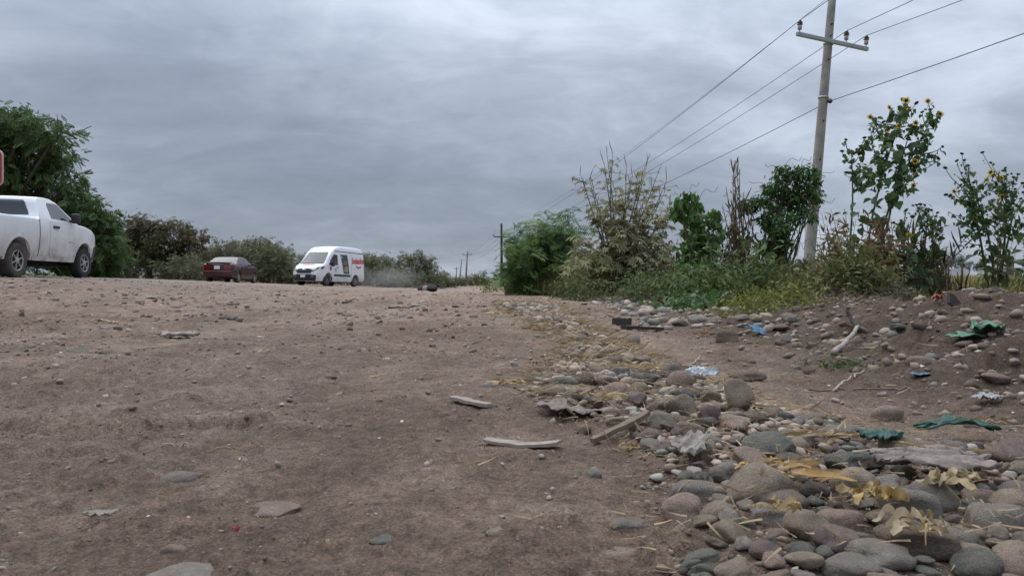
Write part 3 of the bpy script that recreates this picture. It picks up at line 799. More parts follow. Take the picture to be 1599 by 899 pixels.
class Veh:
    """vehicle in its own frame: x forward, y left, z up; every piece goes through one deform()"""
    def __init__(s, name, label, cat, pos, heading, w, deform, pitch=0.0):
        s.root = empty(name, pos, label, cat); s.root.rotation_euler = (0, -pitch, heading)
        s.w = w; s.deform = deform
    def finish(s, bm, name, m, parent=None, smooth=True, cuts=True, sharp=35, label=None):
        if cuts:
            lo = [min(v.co[k] for v in bm.verts) for k in range(3)]; hi = [max(v.co[k] for v in bm.verts) for k in range(3)]
            for k, step in ((0, .22), (1, .2), (2, .14)):
                c = math.ceil(lo[k]/step)*step+.0031
                while c < hi[k]:
                    co = [0, 0, 0]; co[k] = c; no = [0, 0, 0]; no[k] = 1
                    bmesh.ops.bisect_plane(bm, geom=bm.verts[:]+bm.edges[:]+bm.faces[:], plane_co=co, plane_no=no, dist=1e-5)
                    c += step
        for v in bm.verts: v.co = s.deform(*v.co)
        bmesh.ops.recalc_face_normals(bm, faces=bm.faces)
        for f in bm.faces: f.smooth = smooth
        if smooth:
            for e in bm.edges:
                if len(e.link_faces) == 2 and e.calc_face_angle(0) > radians(sharp): e.smooth = False
        me = bpy.data.meshes.new(name); bm.to_mesh(me); bm.free(); me.materials.append(m)
        o = put(name, me, parent or s.root)
        if label: o['label'] = label
        return o
    def body(s, name, outline, m, r=.09, rlow=.02, w=None, zlow=.5):
        """closed shell: outline (x,z) clockwise seen from the left, swept across the width with rounded shoulders"""
        w = w or s.w
        P = np.array(outline, float); n = len(P)
        T = np.roll(P, -1, 0)-np.roll(P, 1, 0); T /= np.linalg.norm(T, axis=1)[:, None]+1e-9
        N = np.stack([T[:, 1], -T[:, 0]], 1)
        area = .5*np.sum(P[:, 0]*np.roll(P[:, 1], -1)-np.roll(P[:, 0], -1)*P[:, 1])
        if area > 0: N = -N          # inward
        rr = np.where(P[:, 1] > zlow, r, rlow)[:, None]
        bm = bmesh.new(); rings = []
        for a in np.linspace(0, pi/2, 5):
            Q = P+N*rr*(1-cos(a)); y = w-rr[:, 0]*(1-sin(a))
            rings.append((Q, y))
        rows = []
        seq = [(Q, -y) for Q, y in rings[::-1]]+[(Q, y) for Q, y in rings]
        for Q, y in seq: rows.append([bm.verts.new((Q[i, 0], y[i], Q[i, 1])) for i in range(n)])
        for a, b in zip(rows[:-1], rows[1:]):
            for i in range(n):
                j = (i+1) % n
                bm.faces.new((a[i], a[j], b[j], b[i]))
        f1 = bm.faces.new(rows[0]); f2 = bm.faces.new(rows[-1])
        bmesh.ops.triangulate(bm, faces=[f1, f2])
        return s.finish(bm, name, m)
    def side(s, name, poly, m, side=-1, off=.006, dep=.02, parent=None, w=None, **k):
        w = (w or s.w)+off
        bm = bmesh.new()
        a = [bm.verts.new((x, side*w, z)) for x, z in poly]; b = [bm.verts.new((x, side*(w-dep), z)) for x, z in poly]
        n = len(poly); fs = [bm.faces.new(a), bm.faces.new(b)]
        for i in range(n): bm.faces.new((a[i], a[(i+1) % n], b[(i+1) % n], b[i]))
        bmesh.ops.triangulate(bm, faces=fs)
        return s.finish(bm, name, m, parent, smooth=False, **k)
    def sweep(s, name, pts, hw, m, off=.008, dep=.02, parent=None, y0=None, **k):
        """sheet following outline points (x,z) with half widths hw (or from y0 to hw)"""
        P = np.array(pts, float); T = np.gradient(P, axis=0); T /= np.linalg.norm(T, axis=1)[:, None]
        N = np.stack([T[:, 1], -T[:, 0]], 1)
        if N[:, 0].mean() < 0 and abs(N[:, 0].mean()) > .2 and k.pop('front', True): N = -N
        elif N[:, 1].mean() < -.2: N = -N
        k.pop('front', None)
        bm = bmesh.new(); A = []
        for q in (P+N*off, P+N*(off-dep)):
            A.append([(bm.verts.new((q[i, 0], (-hw[i] if y0 is None else y0[i]), q[i, 1])), bm.verts.new((q[i, 0], hw[i], q[i, 1]))) for i in range(len(P))])
        n = len(P)
        for i in range(n-1):
            for L in A: bm.faces.new((L[i][0], L[i][1], L[i+1][1], L[i+1][0]))
            for e in (0, 1): bm.faces.new((A[0][i][e], A[0][i+1][e], A[1][i+1][e], A[1][i][e]))
        for i in (0, n-1): bm.faces.new((A[0][i][0], A[0][i][1], A[1][i][1], A[1][i][0]))
        return s.finish(bm, name, m, parent, **k)
    def end(s, name, poly, xz, m, off=.008, dep=.02, sgn=1, parent=None, **k):
        """plate on the front (sgn 1) or rear (-1): poly (y,z); xz gives the outline's x at height z"""
        zz = [p[1] for p in xz]; xx = [p[0] for p in xz]
        bm = bmesh.new()
        fx = lambda z: float(np.interp(z, zz, xx))
        a = [bm.verts.new((0, y, z)) for y, z in poly]; b = [bm.verts.new((-sgn*dep, y, z)) for y, z in poly]
        n = len(poly); fs = [bm.faces.new(a), bm.faces.new(b)]
        for i in range(n): bm.faces.new((a[i], a[(i+1) % n], b[(i+1) % n], b[i]))
        bmesh.ops.triangulate(bm, faces=fs)
        for kk, step in ((1, .2), (2, .06)):
            lo = min(v.co[kk] for v in bm.verts); hi = max(v.co[kk] for v in bm.verts); c = math.ceil(lo/step)*step+.0017
            while c < hi:
                co = [0, 0, 0]; co[kk] = c; no = [0, 0, 0]; no[kk] = 1
                bmesh.ops.bisect_plane(bm, geom=bm.verts[:]+bm.edges[:]+bm.faces[:], plane_co=co, plane_no=no, dist=1e-5); c += step
        for v in bm.verts: v.co.x += fx(v.co.z)+sgn*off
        return s.finish(bm, name, m, parent, smooth=False, cuts=False, **k)
    def box(s, name, c, d, m, parent=None, bev=.01, label=None, defm=True):
        bm = bmesh.new(); bmesh.ops.create_cube(bm, size=1)
        for v in bm.verts: v.co = Vector((c[0]+v.co.x*d[0], c[1]+v.co.y*d[1], c[2]+v.co.z*d[2]))
        if bev: bmesh.ops.bevel(bm, geom=bm.edges[:], offset=bev, segments=2, affect='EDGES', profile=.5)
        if not defm:
            dd = s.deform; s.deform = lambda x, y, z: (x, y, z); o = s.finish(bm, name, m, parent, cuts=False, label=label); s.deform = dd; return o
        return s.finish(bm, name, m, parent, cuts=False, label=label)
    def text(s, name, body, x, z, size, m, side=-1, shear=.25, rot_=0.0, thick=.0, parent=None, off=.012, squeeze=1.0):
        """lettering lying on the side (side +1/-1), reading left to right for someone facing it"""
        cu = bpy.data.curves.new(name, 'FONT'); cu.body = body; cu.size = size; cu.shear = shear; cu.extrude = .003; cu.offset = thick
        cu.align_x = 'CENTER'; cu.align_y = 'CENTER'
        to = bpy.data.objects.new('t', cu); COL.objects.link(to)
        dg = bpy.context.evaluated_depsgraph_get(); me = bpy.data.meshes.new_from_object(to.evaluated_get(dg))
        bpy.data.objects.remove(to)
        for v in me.vertices:
            a, b, t = v.co.x*squeeze, v.co.y, v.co.z
            a, b = a*cos(rot_)-b*sin(rot_), a*sin(rot_)+b*cos(rot_)
            v.co = s.deform(x-side*a, side*(s.w+off+t), z+b)
        me.materials.clear(); me.materials.append(m); me.name = name
        return put(name, me, parent or s.root)
    def wheel(s, x, y, r, wd, side, spokes=5, rim=M_RIM, tyre=M_TYRE, rr=.62, steer=0.0):
        def lathe(prof, n=36):
            mb = MB(); P = np.array(prof); k = len(P); th = np.arange(n)*2*pi/n
            V = np.stack([P[:, 1][:, None]*np.cos(th), np.repeat(P[:, 0][:, None], n, 1), P[:, 1][:, None]*np.sin(th)], -1)
            i = np.arange(k-1)[:, None]*n; j = np.arange(n)[None]; q = (np.arange(n)+1)[None] % n
            mb.add(V.reshape(-1, 3), np.stack([i+j, i+q, i+n+q, i+n+j], -1).reshape(-1, 4)); return mb
        h = wd/2; o = -side
        t = lathe([(h*o*-.9, r*rr), (h*o*-1, r*.8), (h*o*-.95, r*.93), (h*o*-.75, r), (h*o*.75, r), (h*o*.95, r*.93), (h*o*1, r*.8), (h*o*.9, r*rr)])
        # o*+ is inner, o*- is outer
        wh = put('wheel', t.mesh('wheel', tyre, True, False), s.root, loc=(x, y, r)); wh.rotation_euler = (0, 0, steer)
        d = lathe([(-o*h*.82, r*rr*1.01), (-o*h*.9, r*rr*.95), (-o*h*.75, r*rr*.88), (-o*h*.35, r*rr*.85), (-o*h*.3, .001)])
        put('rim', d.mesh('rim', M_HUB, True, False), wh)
        sp = MB()
        sp.v, sp.c, sp.f, sp.mi, sp.n = [], [], [], [], 0
        ring = lathe([(-o*h*.84, r*rr*1.0), (-o*h*.93, r*rr*.97), (-o*h*.88, r*rr*.9), (-o*h*.7, r*rr*.88)])
        for v_, f_ in zip(ring.v, ring.f): sp.add(v_, f_)
        for k in range(spokes):
            a = 2*pi*k/spokes+.3; L = r*rr*.9; wv = r*rr*(.2 if spokes < 8 else .1)
            ca, sa = cos(a), sin(a)
            for da in ((-.5, .5) if spokes < 6 else (0,)):
                wv2 = wv*.6
                pts = []
                for rad, ww, yy in ((r*rr*.2, wv2*1.1, -o*h*.82), (L, wv2*.8, -o*h*.84)):
                    for e in (-1, 1):
                        off_ = da*wv*1.3+e*ww*.5
                        pts.append((rad*ca-off_*sa, yy, rad*sa+off_*ca))
                        pts.append((rad*ca-off_*sa, yy+o*.03, rad*sa+off_*ca))
                sp.add(pts, [[0, 2, 6, 4], [1, 5, 7, 3], [0, 4, 5, 1], [2, 3, 7, 6], [0, 1, 3, 2], [4, 6, 7, 5]])
        hub = lathe([(-o*h*.8, r*rr*.3), (-o*h*.92, r*rr*.27), (-o*h*.95, r*rr*.1), (-o*h*.95, .001)], 16)
        for v_, f_ in zip(hub.v, hub.f): sp.add(v_, f_)
        put('spokes', sp.mesh('spokes', rim, False, False), wh)
        return wh

def arc(cx, cz, r, a0, a1, n=11):
    return [(cx+r*cos(a), cz+r*sin(a)) for a in np.linspace(a0, a1, n)]

# ---- white pickup
def pickup():
    rx, fx = 1.2, 4.30
    p0 = np.array([-11.6, 15.8]); p1 = np.array([-11.95, 18.95])
    dv = (p1-p0)/np.linalg.norm(p1-p0); hd = math.atan2(dv[1], dv[0])
    org = p0-dv*rx
    z0 = max(h1(*p0, False), h1(p0[0]+1.6, p0[1], False))-.015; z1 = h1(*p1, False)-.01
    pt = math.atan2(z1-z0, 3.1)
    def de(x, y, z):
        g = 1.0
        if z > 1.33: g -= .24*(z-1.33)/.54 if x > 1.9 else .0
        if z < 1.0: g -= .05*((1.0-z)/.6)**2
        g += .012*cos((z-1.02)*5) if z < 1.3 else 0
        if x > 4.5: g -= .13*((x-4.5)/.77)**2
        if x < .3: g -= .02*((.3-x)/.3)
        xx = x-(.14*(y)**2*max(0, min(1, (x-3.2)/1.6)))
        zz = z+(.02*(1-y*y) if z > 1.2 and x > 2.2 else 0)
        return (xx, y*g, zz)
    v = Veh('pickup_truck', 'white single cab pickup truck with dusty lower panels parked under the big green tree', 'pickup truck',
            (org[0], org[1], z0-rx*math.tan(pt)), hd, 1.0, de, pt)
    up = [(.02, .55), (0, .66), (0, 1.28), (.03, 1.335), (1.0, 1.345), (2.02, 1.36), (2.06, 1.40), (2.12, 1.50), (2.22, 1.74), (2.30, 1.83), (2.45, 1.87), (2.75, 1.885), (3.0, 1.875), (3.2, 1.82), (3.55, 1.60), (3.9, 1.38), (4.0, 1.335),
          (4.4, 1.31), (4.85, 1.24), (5.08, 1.16), (5.18, 1.05), (5.24, .9), (5.27, .7), (5.24, .5), (5.18, .42)]
    low = [(4.86, .42)]+arc(fx, .40, .50, 0.05, pi-.05)+[(3.72, .40), (1.76, .42)]+arc(rx, .40, .50, 0.05, pi-.05)+[(.62, .45), (.1, .5)]
    body = v.body('body', up+low, M_WTRUCK, .045)
    front = sorted([(5.18, .42), (5.24, .5), (5.27, .7), (5.24, .9), (5.18, 1.05), (5.08, 1.16), (4.85, 1.24)], key=lambda p: p[1])
    # bed interior seen from above
    v.box('bed_liner', (1.0, 0, 1.31), (1.85, 1.62, .09), M_BLACK, bev=.01)
    for sd in (-1, 1):
        d = v.side('door', [(2.56, .5), (3.62, .5), (3.74, .62), (3.78, 1.33), (3.0, 1.33), (2.5, 1.33), (2.5, .6)], M_WTRUCK, sd, .012, .03)
        v.side('handle', [(2.62, 1.17), (2.86, 1.17), (2.86, 1.23), (2.62, 1.23)], M_BLACK, sd, .045, .04, parent=d)
        v.side('badge', [(3.38, .86), (3.64, .86), (3.64, .90), (3.38, .90)], M_CHROME, sd, .018, .015, parent=d)
        v.side('side_window', [(2.62, 1.40), (2.66, 1.71), (2.72, 1.765), (3.13, 1.775), (3.22, 1.745), (3.66, 1.44), (3.7, 1.385)], M_GLASS, sd, .004, .02)
        mr = v.box('wing_mirror', (3.5, sd*1.12, 1.46), (.14, .2, .24), M_BLACK, bev=.04, defm=False)
        v.box('mirror_arm', (3.56, sd*.98, 1.40), (.08, .14, .05), M_BLACK, bev=.015, defm=False, parent=mr)
        v.side('bed_gap', [(2.03, .5), (2.055, .5), (2.055, 1.33), (2.03, 1.33)], M_UNDER, sd, .003, .02)
        v.side('sill', [(1.8, .40), (3.76, .39), (3.76, .46), (1.8, .49)], M_WTRUCK, sd, .02, .05)
        v.side('headlight', [(4.86, .98), (5.1, .93), (5.1, 1.1), (4.88, 1.16)], M_LAMP, sd, .006, .02)
        v.side('bumper_corner', [(4.9, .44), (5.2, .44), (5.22, .86), (5.02, .8)], M_BLACK, sd, .014, .04)
        v.side('tail_light', [(.03, .95), (.16, .95), (.16, 1.28), (.03, 1.28)], M_RED, sd, .008, .03)
        for c in (rx, fx):
            v.side('arch_lip', arc(c, .40, .535, -.0, pi, 15)+arc(c, .40, .495, pi, 0, 15), M_WTRUCK, sd, .022, .05)
            v.wheel(c, sd*.86, .385, .25, sd, 6, M_RIM, M_TYRED if c == rx else M_TYRE, .60)
    v.sweep('rear_window', [(2.085, 1.43), (2.12, 1.50), (2.215, 1.73), (2.25, 1.77)], [.78, .78, .72, .68], M_GLASS, .008, .02, front=False)
    v.sweep('windscreen', [(3.25, 1.79), (3.55, 1.60), (3.87, 1.40)], [.78, .82, .88], M_GLASS, .008)
    v.end('grille', [(-.6, .72), (.6, .72), (.64, 1.08), (-.64, 1.08)], front, M_BLACK, .012)
    v.end('front_bumper', [(-.88, .44), (.88, .44), (.86, .68), (-.86, .68)], front, M_CHROME, .03, .06)
    v.box('rear_bumper', (-.05, 0, .6), (.14, 1.8, .18), M_CHROME, bev=.03)
    v.box('chassis', (2.65, 0, .47), (4.9, 1.3, .34), M_UNDER, bev=.02)
    for c in (rx, fx): v.box('wheel_well', (c, 0, .62), (1.12, 1.4, .52), M_UNDER, bev=0)
    v.box('axle', (rx, 0, .38), (.16, 1.5, .16), M_UNDER, bev=.03)
pickup()

# ---- maroon sedan
def sedan():
    yr = 39.0
    rc = W(367, 440, yr); rl = W(310, 440, yr)
    cx = (rc[0]+rl[0])/2; hd = radians(90+0.6)
    fw = np.array([cos(hd), sin(hd)])
    z0 = h1(cx, yr+.95, False); z1 = h1(cx, yr+3.5, False)
    pt = math.atan2(z1-z0, 2.55)
    def de(x, y, z):
        g = 1.0
        if z > .9: g -= .27*(z-.9)/.5 if .3 < x < 3.5 else .06*(z-.9)/.1
        if z < .6: g -= .06*((.6-z)/.4)**2
        if x > 3.5: g -= .14*((x-3.5)/.8)**2
        if x < .5: g -= .10*((.5-x)/.5)**2
        xx = x-.10*y*y*max(0, min(1, (x-2.4)/1.4))+.12*y*y*max(0, min(1, (1.6-x)/1.4))
        zz = z+(.03*(1-y*y) if z > .85 else 0)
        return (xx, y*g, zz)
    v = Veh('sedan', 'dark maroon four door sedan seen from behind on the dirt road beside the van', 'car', (cx, yr, z0-.01), hd, .86, de, pt)
    up = [(.06, .26), (0, .36), (-.02, .56), (.0, .8), (.03, .93), (.1, .99), (.4, 1.015), (.62, 1.02), (.9, 1.17), (1.2, 1.32), (1.45, 1.385), (1.9, 1.40), (2.3, 1.385), (2.55, 1.34), (2.9, 1.16), (3.2, 1.0),
          (3.45, .95), (3.9, .86), (4.15, .76), (4.26, .66), (4.3, .5), (4.28, .34), (4.2, .24)]
    low = [(3.86, .23)]+arc(3.45, .28, .335, 0.05, pi-.05)+[(3.05, .22), (1.33, .22)]+arc(.93, .28, .335, .05, pi-.05)+[(.52, .25), (.2, .25)]
    v.body('body', up+low, M_MAROON, .08, zlow=.45)
    rear = sorted([(.06, .26), (0, .36), (-.02, .56), (.0, .8), (.03, .93), (.1, .99)], key=lambda p: p[1])
    v.sweep('rear_window', [(.68, 1.055), (.9, 1.17), (1.2, 1.32), (1.3, 1.345)], [.72, .74, .72, .7], mat('pale_glass', (.03, .032, .036), .12, spec=.45), .008, front=False)
    v.sweep('windscreen', [(2.6, 1.31), (2.9, 1.16), (3.15, 1.02)], [.72, .76, .78], M_GLASS, .008)
    v.box('boot_spoiler', (.1, 0, 1.045), (.2, 1.56, .05), M_MAROON, bev=.015)
    v.end('rear_bumper', [(-.84, .3), (.84, .3), (.84, .6), (-.84, .6)], rear, M_MAROON, .05, .1, -1)
    v.end('bumper_groove', [(-.83, .585), (.83, .585), (.83, .615), (-.83, .615)], rear, mat('pink_trim', (.32, .16, .15), .5), .058, .02, -1)
    v.end('plate_recess', [(-.36, .64), (.36, .64), (.36, .92), (-.36, .92)], rear, M_MAROON, .01, .02, -1)
    v.end('number_plate', [(-.17, .70), (.17, .70), (.17, .86), (-.17, .86)], rear, M_PLATE, .022, .02, -1)
    for sd in (-1, 1):
        v.end('tail_light', [(sd*.42, .68), (sd*.8, .68), (sd*.8, .92), (sd*.42, .9)], rear, M_RED, .016, .02, -1)
        v.side('window', [(1.18, 1.05), (1.28, 1.24), (1.5, 1.31), (1.86, 1.325), (1.86, 1.04)], M_GLASS, sd, .004)
        v.side('window', [(1.94, 1.04), (1.94, 1.325), (2.3, 1.31), (2.52, 1.26), (2.98, 1.03)], M_GLASS, sd, .004)
        for q in ([(1.15, .34), (1.87, .34), (1.87, .99), (1.2, .99), (1.28, .75)], [(1.9, .34), (3.0, .34), (3.05, .95), (1.9, .99)]):
            d = v.side('door', q, M_MAROON, sd, .010, .02)
            v.side('handle', [(q[2][0]-.2 if q[0][0] < 1.5 else 2.0, .86), (q[2][0]-.05 if q[0][0] < 1.5 else 2.15, .86), (q[2][0]-.05 if q[0][0] < 1.5 else 2.15, .9), (q[2][0]-.2 if q[0][0] < 1.5 else 2.0, .9)], M_BLACK, sd, .03, .03, parent=d)
        v.side('side_trim', [(1.0, .52), (3.05, .52), (3.05, .57), (1.0, .57)], M_BLACK, sd, .022, .03)
        v.box('wing_mirror', (2.85, sd*.93, 1.04), (.12, .18, .13), M_MAROON, bev=.03, defm=False)
        for c in (.93, 3.45): v.wheel(c, sd*.74, .285, .19, sd, 7, M_RIM, M_TYRED, .6)
    v.box('chassis', (2.1, 0, .36), (3.9, 1.2, .22), M_UNDER, bev=.02)
    for c in (.93, 3.45): v.box('wheel_well', (c, 0, .44), (.76, 1.25, .3), M_UNDER, bev=0)
    v.box('exhaust', (.05, .4, .24), (.2, .06, .06), M_UNDER, bev=.02)
sedan()

# ---- white delivery van
def van():
    fa, ra = 3.98, 1.02
    p0 = W(509, 447, 43.6); p1 = W(539, 448, 46.5)
    sidev = (p1-p0)[:2]; hd = math.atan2(-(p1-p0)[1], -(p1-p0)[0])+radians(-12)
    fwd = np.array([cos(hd), sin(hd)]); lf = np.array([-fwd[1], fwd[0]])
    mid = p0[:2]-lf*.9              # axle centre (front)
    org = mid-fwd*fa
    z1 = h1(*mid, False); z0 = h1(*(org+fwd*ra), False)
    pt = math.atan2(z1-z0, fa-ra)
    def de(x, y, z):
        g = 1.0
        if z > 1.15: g -= .10*((z-1.15)/1.2)**1.3
        if z > 1.95: g -= .06*((z-1.95)/.42)**1.6
        if z < .6: g -= .05*((.6-z)/.35)**2
        if x > 3.9: g -= .16*((x-3.9)/1.08)**2
        if x < .25: g -= .03*((.25-x)/.25)**2
        if z > 1.4 and x > 2.6: g -= .05*min(1, (x-2.6)/1.2)
        xx = x-.17*y*y*max(0, min(1, (x-3.0)/1.4))
        zz = z*1.035+(.04*(1-y*y) if z > 2.15 else 0)
        return (xx, y*g, zz)
    v = Veh('delivery_van', 'white high roof delivery van with red script and a snack poster on its side', 'van', (org[0], org[1], z0-ra*math.tan(pt)-.01), hd, .99, de, pt)
    up = [(.03, .38), (0, .5), (0, 1.2), (.04, 1.8), (.12, 2.14), (.28, 2.27), (.7, 2.32), (1.6, 2.335), (2.45, 2.325), (2.85, 2.28), (3.15, 2.19), (3.4, 2.04), (3.52, 1.94), (3.9, 1.60), (4.22, 1.31), (4.32, 1.25),
          (4.6, 1.14), (4.78, 1.04), (4.88, .93), (4.93, .8), (4.96, .65), (4.97, .45), (4.93, .26)]
    low = [(4.42, .26)]+arc(fa, .33, .40, 0.05, pi-.05)+[(3.5, .25), (1.5, .26)]+arc(ra, .33, .40, .05, pi-.05)+[(.55, .3), (.2, .33)]
    v.body('body', up+low, M_WVAN, .10, zlow=.9)
    front = sorted([(4.93, .26), (4.97, .45), (4.96, .65), (4.93, .8), (4.88, .93), (4.78, 1.04), (4.6, 1.14), (4.32, 1.25)], key=lambda p: p[1])
    v.sweep('windscreen', [(3.5, 1.955), (3.7, 1.78), (3.9, 1.60), (4.1, 1.42), (4.24, 1.30)], [.74, .80, .84, .87, .86], M_GLASS2, .01)
    v.sweep('wiper_cowl', [(4.24, 1.30), (4.32, 1.25)], [.86, .84], M_BLACK, .012)
    v.end('grille', [(-.55, .70), (.55, .70), (.64, .82), (.56, .93), (.3, .965), (-.3, .965), (-.56, .93), (-.64, .82)], front, M_BLACK, .014)
    for zz in (.77, .84, .9): v.end('grille_bar', [(-.56, zz), (.56, zz), (.56, zz+.022), (-.56, zz+.022)], front, mat('grille_bar', (.07, .07, .075), .35), .026, .02)
    v.end('badge', [(-.13, .885), (.13, .885), (.13, .945), (-.13, .945)], front, M_CHROME, .032, .02)
    v.end('front_bumper', [(-.92, .28), (.92, .28), (.95, .45), (.93, .6), (.7, .60), (.55, .64), (-.55, .64), (-.7, .60), (-.93, .6), (-.95, .45)], front, M_BLACK, .03, .08)
    v.end('number_plate', [(-.2, .46), (.2, .46), (.2, .62), (-.2, .62)], front, M_PLATE, .045, .02)
    for sd in (-1, 1):
        h = v.end('headlight', [(sd*.6, .86), (sd*.68, .8), (sd*.93, .88), (sd*.985, 1.0), (sd*.96, 1.1), (sd*.85, 1.03)], front, M_BLACK, .014)
        v.end('lens', [(sd*.66, .85), (sd*.84, .88), (sd*.9, .95), (sd*.85, .985), (sd*.7, .91)], front, M_LAMP, .022, .02, parent=h)
        v.side('headlight_wrap', [(4.45, 1.0), (4.62, .93), (4.7, 1.0), (4.56, 1.08), (4.4, 1.1)], M_BLACK, sd, .008, .02)
        v.end('fog_light', [(sd*.62, .46), (sd*.8, .46), (sd*.82, .56), (sd*.62, .56)], front, mat('fog_grey', (.12, .12, .125), .4), .038, .02)
        d = v.side('front_door', [(2.86, .42), (3.52, .42), (3.58, .62), (4.02, .8), (4.1, 1.2), (3.44, 1.88), (3.3, 1.92), (2.86, 1.92)], M_WVAN, sd, .009, .02)
        v.side('window', [(2.94, 1.22), (2.94, 1.76), (3.02, 1.82), (3.34, 1.83), (3.62, 1.58), (3.98, 1.22)], M_GLASS, sd, .016, .02, parent=d)
        v.side('handle', [(2.92, 1.06), (3.08, 1.06), (3.08, 1.11), (2.92, 1.11)], M_BLACK, sd, .03, .03, parent=d)
        m_ = v.box('wing_mirror', (3.62, sd*1.12, 1.32), (.16, .2, .3), M_BLACK, bev=.05, defm=False)
        v.side('roof_seam', [(.14, 1.985), (3.2, 2.01), (3.22, 2.05), (.15, 2.035)], M_BLACK, sd, .004, .03)
        v.side('side_moulding', [(1.62, .58), (3.4, .58), (3.36, .69), (1.62, .69)], M_BLACK, sd, .022, .03)
        v.side('door_seam', [(1.5, .4), (1.52, .4), (1.52, 1.95), (1.5, 1.95)], M_TXGREY, sd, .003, .02)
        v.side('sill', [(1.48, .27), (3.5, .27), (3.48, .33), (1.48, .34)], M_WVAN, sd, .016, .03)
        for c in (ra, fa):
            v.side('arch_lip', arc(c, .33, .43, 0, pi, 15)+arc(c, .33, .395, pi, 0, 15), M_WVAN if c == ra else M_BLACK, sd, .014, .04)
            v.wheel(c, sd*.87, .335, .22, sd, 10, M_RIM if c == ra else mat('steel_rim', (.2, .19, .185), .5), M_TYRED if c == ra else M_TYRE, .6)
        v.side('tail_light', [(.0, 1.0), (.06, 1.0), (.06, 1.6), (.0, 1.6)], M_RED, sd, .006, .02)
        # graphics, both sides alike
        x0 = 2.55
        po = v.side('snack_poster', [(2.32, .74), (1.72, .74), (1.92, 1.86), (2.66, 1.86)] if sd > 0 else [(2.32, .74), (1.72, .74), (1.92, 1.86), (2.66, 1.86)], M_TEAL, sd, .004, .01)
        v.side('poster_picture', [(2.3, 1.26), (2.36, 1.40), (2.2, 1.5), (1.98, 1.48), (1.94, 1.34), (2.1, 1.24)], M_POSTR, sd, .009, .01, parent=po)
        v.side('poster_picture', [(2.2, .84), (1.86, .84), (1.84, 1.04), (2.0, 1.2), (2.22, 1.12), (2.28, .96)], M_POSTY, sd, .009, .01, parent=po)
        v.side('poster_picture', [(2.62, 1.66), (2.52, 1.62), (2.46, 1.74), (2.58, 1.78)], mat('poster_pale', (.4, .42, .38), .5), sd, .009, .01, parent=po)
        v.text('lettering', 'bokados', .80, 1.54, .52, M_TXRED, sd, .25, radians(2), .012, squeeze=.74)
        v.side('smile_mark', [(.72+.32*cos(a), 1.30+.2*sin(a)) for a in np.linspace(pi*1.12, pi*1.9, 10)]+[(.72+.27*cos(a), 1.31+.12*sin(a)) for a in np.linspace(pi*1.86, pi*1.16, 10)], M_TXRED, sd, .012, .01)
        v.side('round_sticker', [(3.78+.11*cos(a), 1.0+.12*sin(a)) for a in np.linspace(0, 2*pi, 15)[:-1]], M_TXRED, sd, .016, .01)
        v.text('lettering', 'ooo', 3.2, 1.0, .2, M_TXGREY, sd, 0, 0, .01, off=.016) if False else v.side('small_emblem', [(3.28, .9), (3.2, .86), (3.1, .9), (3.14, 1.02), (3.24, 1.04)], M_TXGREY, sd, .014, .01)
        v.side('small_print', [(3.4, .79), (2.98, .79), (2.98, .815), (3.4, .815)], M_TXGREY, sd, .014, .01)
    # bonnet script
    cu = bpy.data.curves.new('t', 'FONT'); cu.body = 'bokados'; cu.size = .26; cu.shear = .25; cu.extrude = .002; cu.offset = .006; cu.align_x = 'CENTER'; cu.align_y = 'CENTER'
    to = bpy.data.objects.new('t', cu); COL.objects.link(to)
    me = bpy.data.meshes.new_from_object(to.evaluated_get(bpy.context.evaluated_depsgraph_get())); bpy.data.objects.remove(to)
    for q in me.vertices:
        x = 4.47-q.co.y; zt = float(np.interp(x, [4.32, 4.6, 4.78], [1.25, 1.14, 1.04]))+.018+q.co.z
        q.co = de(x, q.co.x, zt)
    me.materials.clear(); me.materials.append(M_TXPINK); put('lettering', me, v.root)
    v.box('chassis', (2.45, 0, .42), (4.5, 1.4, .3), M_UNDER, bev=.02)
    for c in (ra, fa): v.box('wheel_well', (c, 0, .53), (.9, 1.5, .4), M_UNDER, bev=0)
van()
# ------------------------------------------------------------------ vegetation far away
M_LEAF = mat('leaf', (1, 1, 1), .55, attr=True, trans=.3, spec=.3)
M_DRY = mat('dry_leaf', (1, 1, 1), .8, attr=True, trans=.2, spec=.15)
M_BARK = mat('bark', (.085, .068, .055), .9, var=.35, vs=6, bump=.6, bs=18)
M_BARK2 = mat('grey_bark', (.13, .11, .095), .9, var=.35, vs=7, bump=.5, bs=20)
M_STEM = mat('green_stem', (1, 1, 1), .7, attr=True)

def onground(px, py, d):
    p = W(px, py, d); p[2] = h1(p[0], p[1], False); return p

def wander(a, b, n, amp):
    t = np.linspace(0, 1, n)[:, None]; P = a+(b-a)*t
    o = np.cumsum(RNG.normal(0, amp, (n, 3)), 0); o -= o[:1]*(1-t)+o[-1:]*t
    return P+o

def limbs(mb, base, lobes, r0, sides=7, col=(1, 1, 1), trunk_h=.35, sub=4):
    """trunk that divides into limbs reaching each lobe, with twigs inside the lobes"""
    cen = np.mean([c for c, r in lobes], 0)
    fork = base+(cen-base)*trunk_h; fork[:2] = base[:2]+(cen-base)[:2]*trunk_h*.6
    mb.tube(wander(base-np.array([0, 0, .15]), fork, 6, r0*.25), np.linspace(r0*1.25, r0*.75, 6), sides, col)
    for c, r in lobes:
        P = wander(fork, np.asarray(c), 7, r*.06); P[1:-1, 2] -= np.sin(np.linspace(0, pi, 7))[1:-1]*r*.12
        mb.tube(P, np.linspace(r0*.6, r0*.14, 7), 5, col)
        for _ in range(sub):
            d = RNG.standard_normal(3); d /= np.linalg.norm(d); d[2] = abs(d[2])*.8
            s_ = P[RNG.integers(3, 7)]
            mb.tube(wander(s_, np.asarray(c)+d*r*.85, 5, r*.05), np.linspace(r0*.16, r0*.04, 5), 4, col)

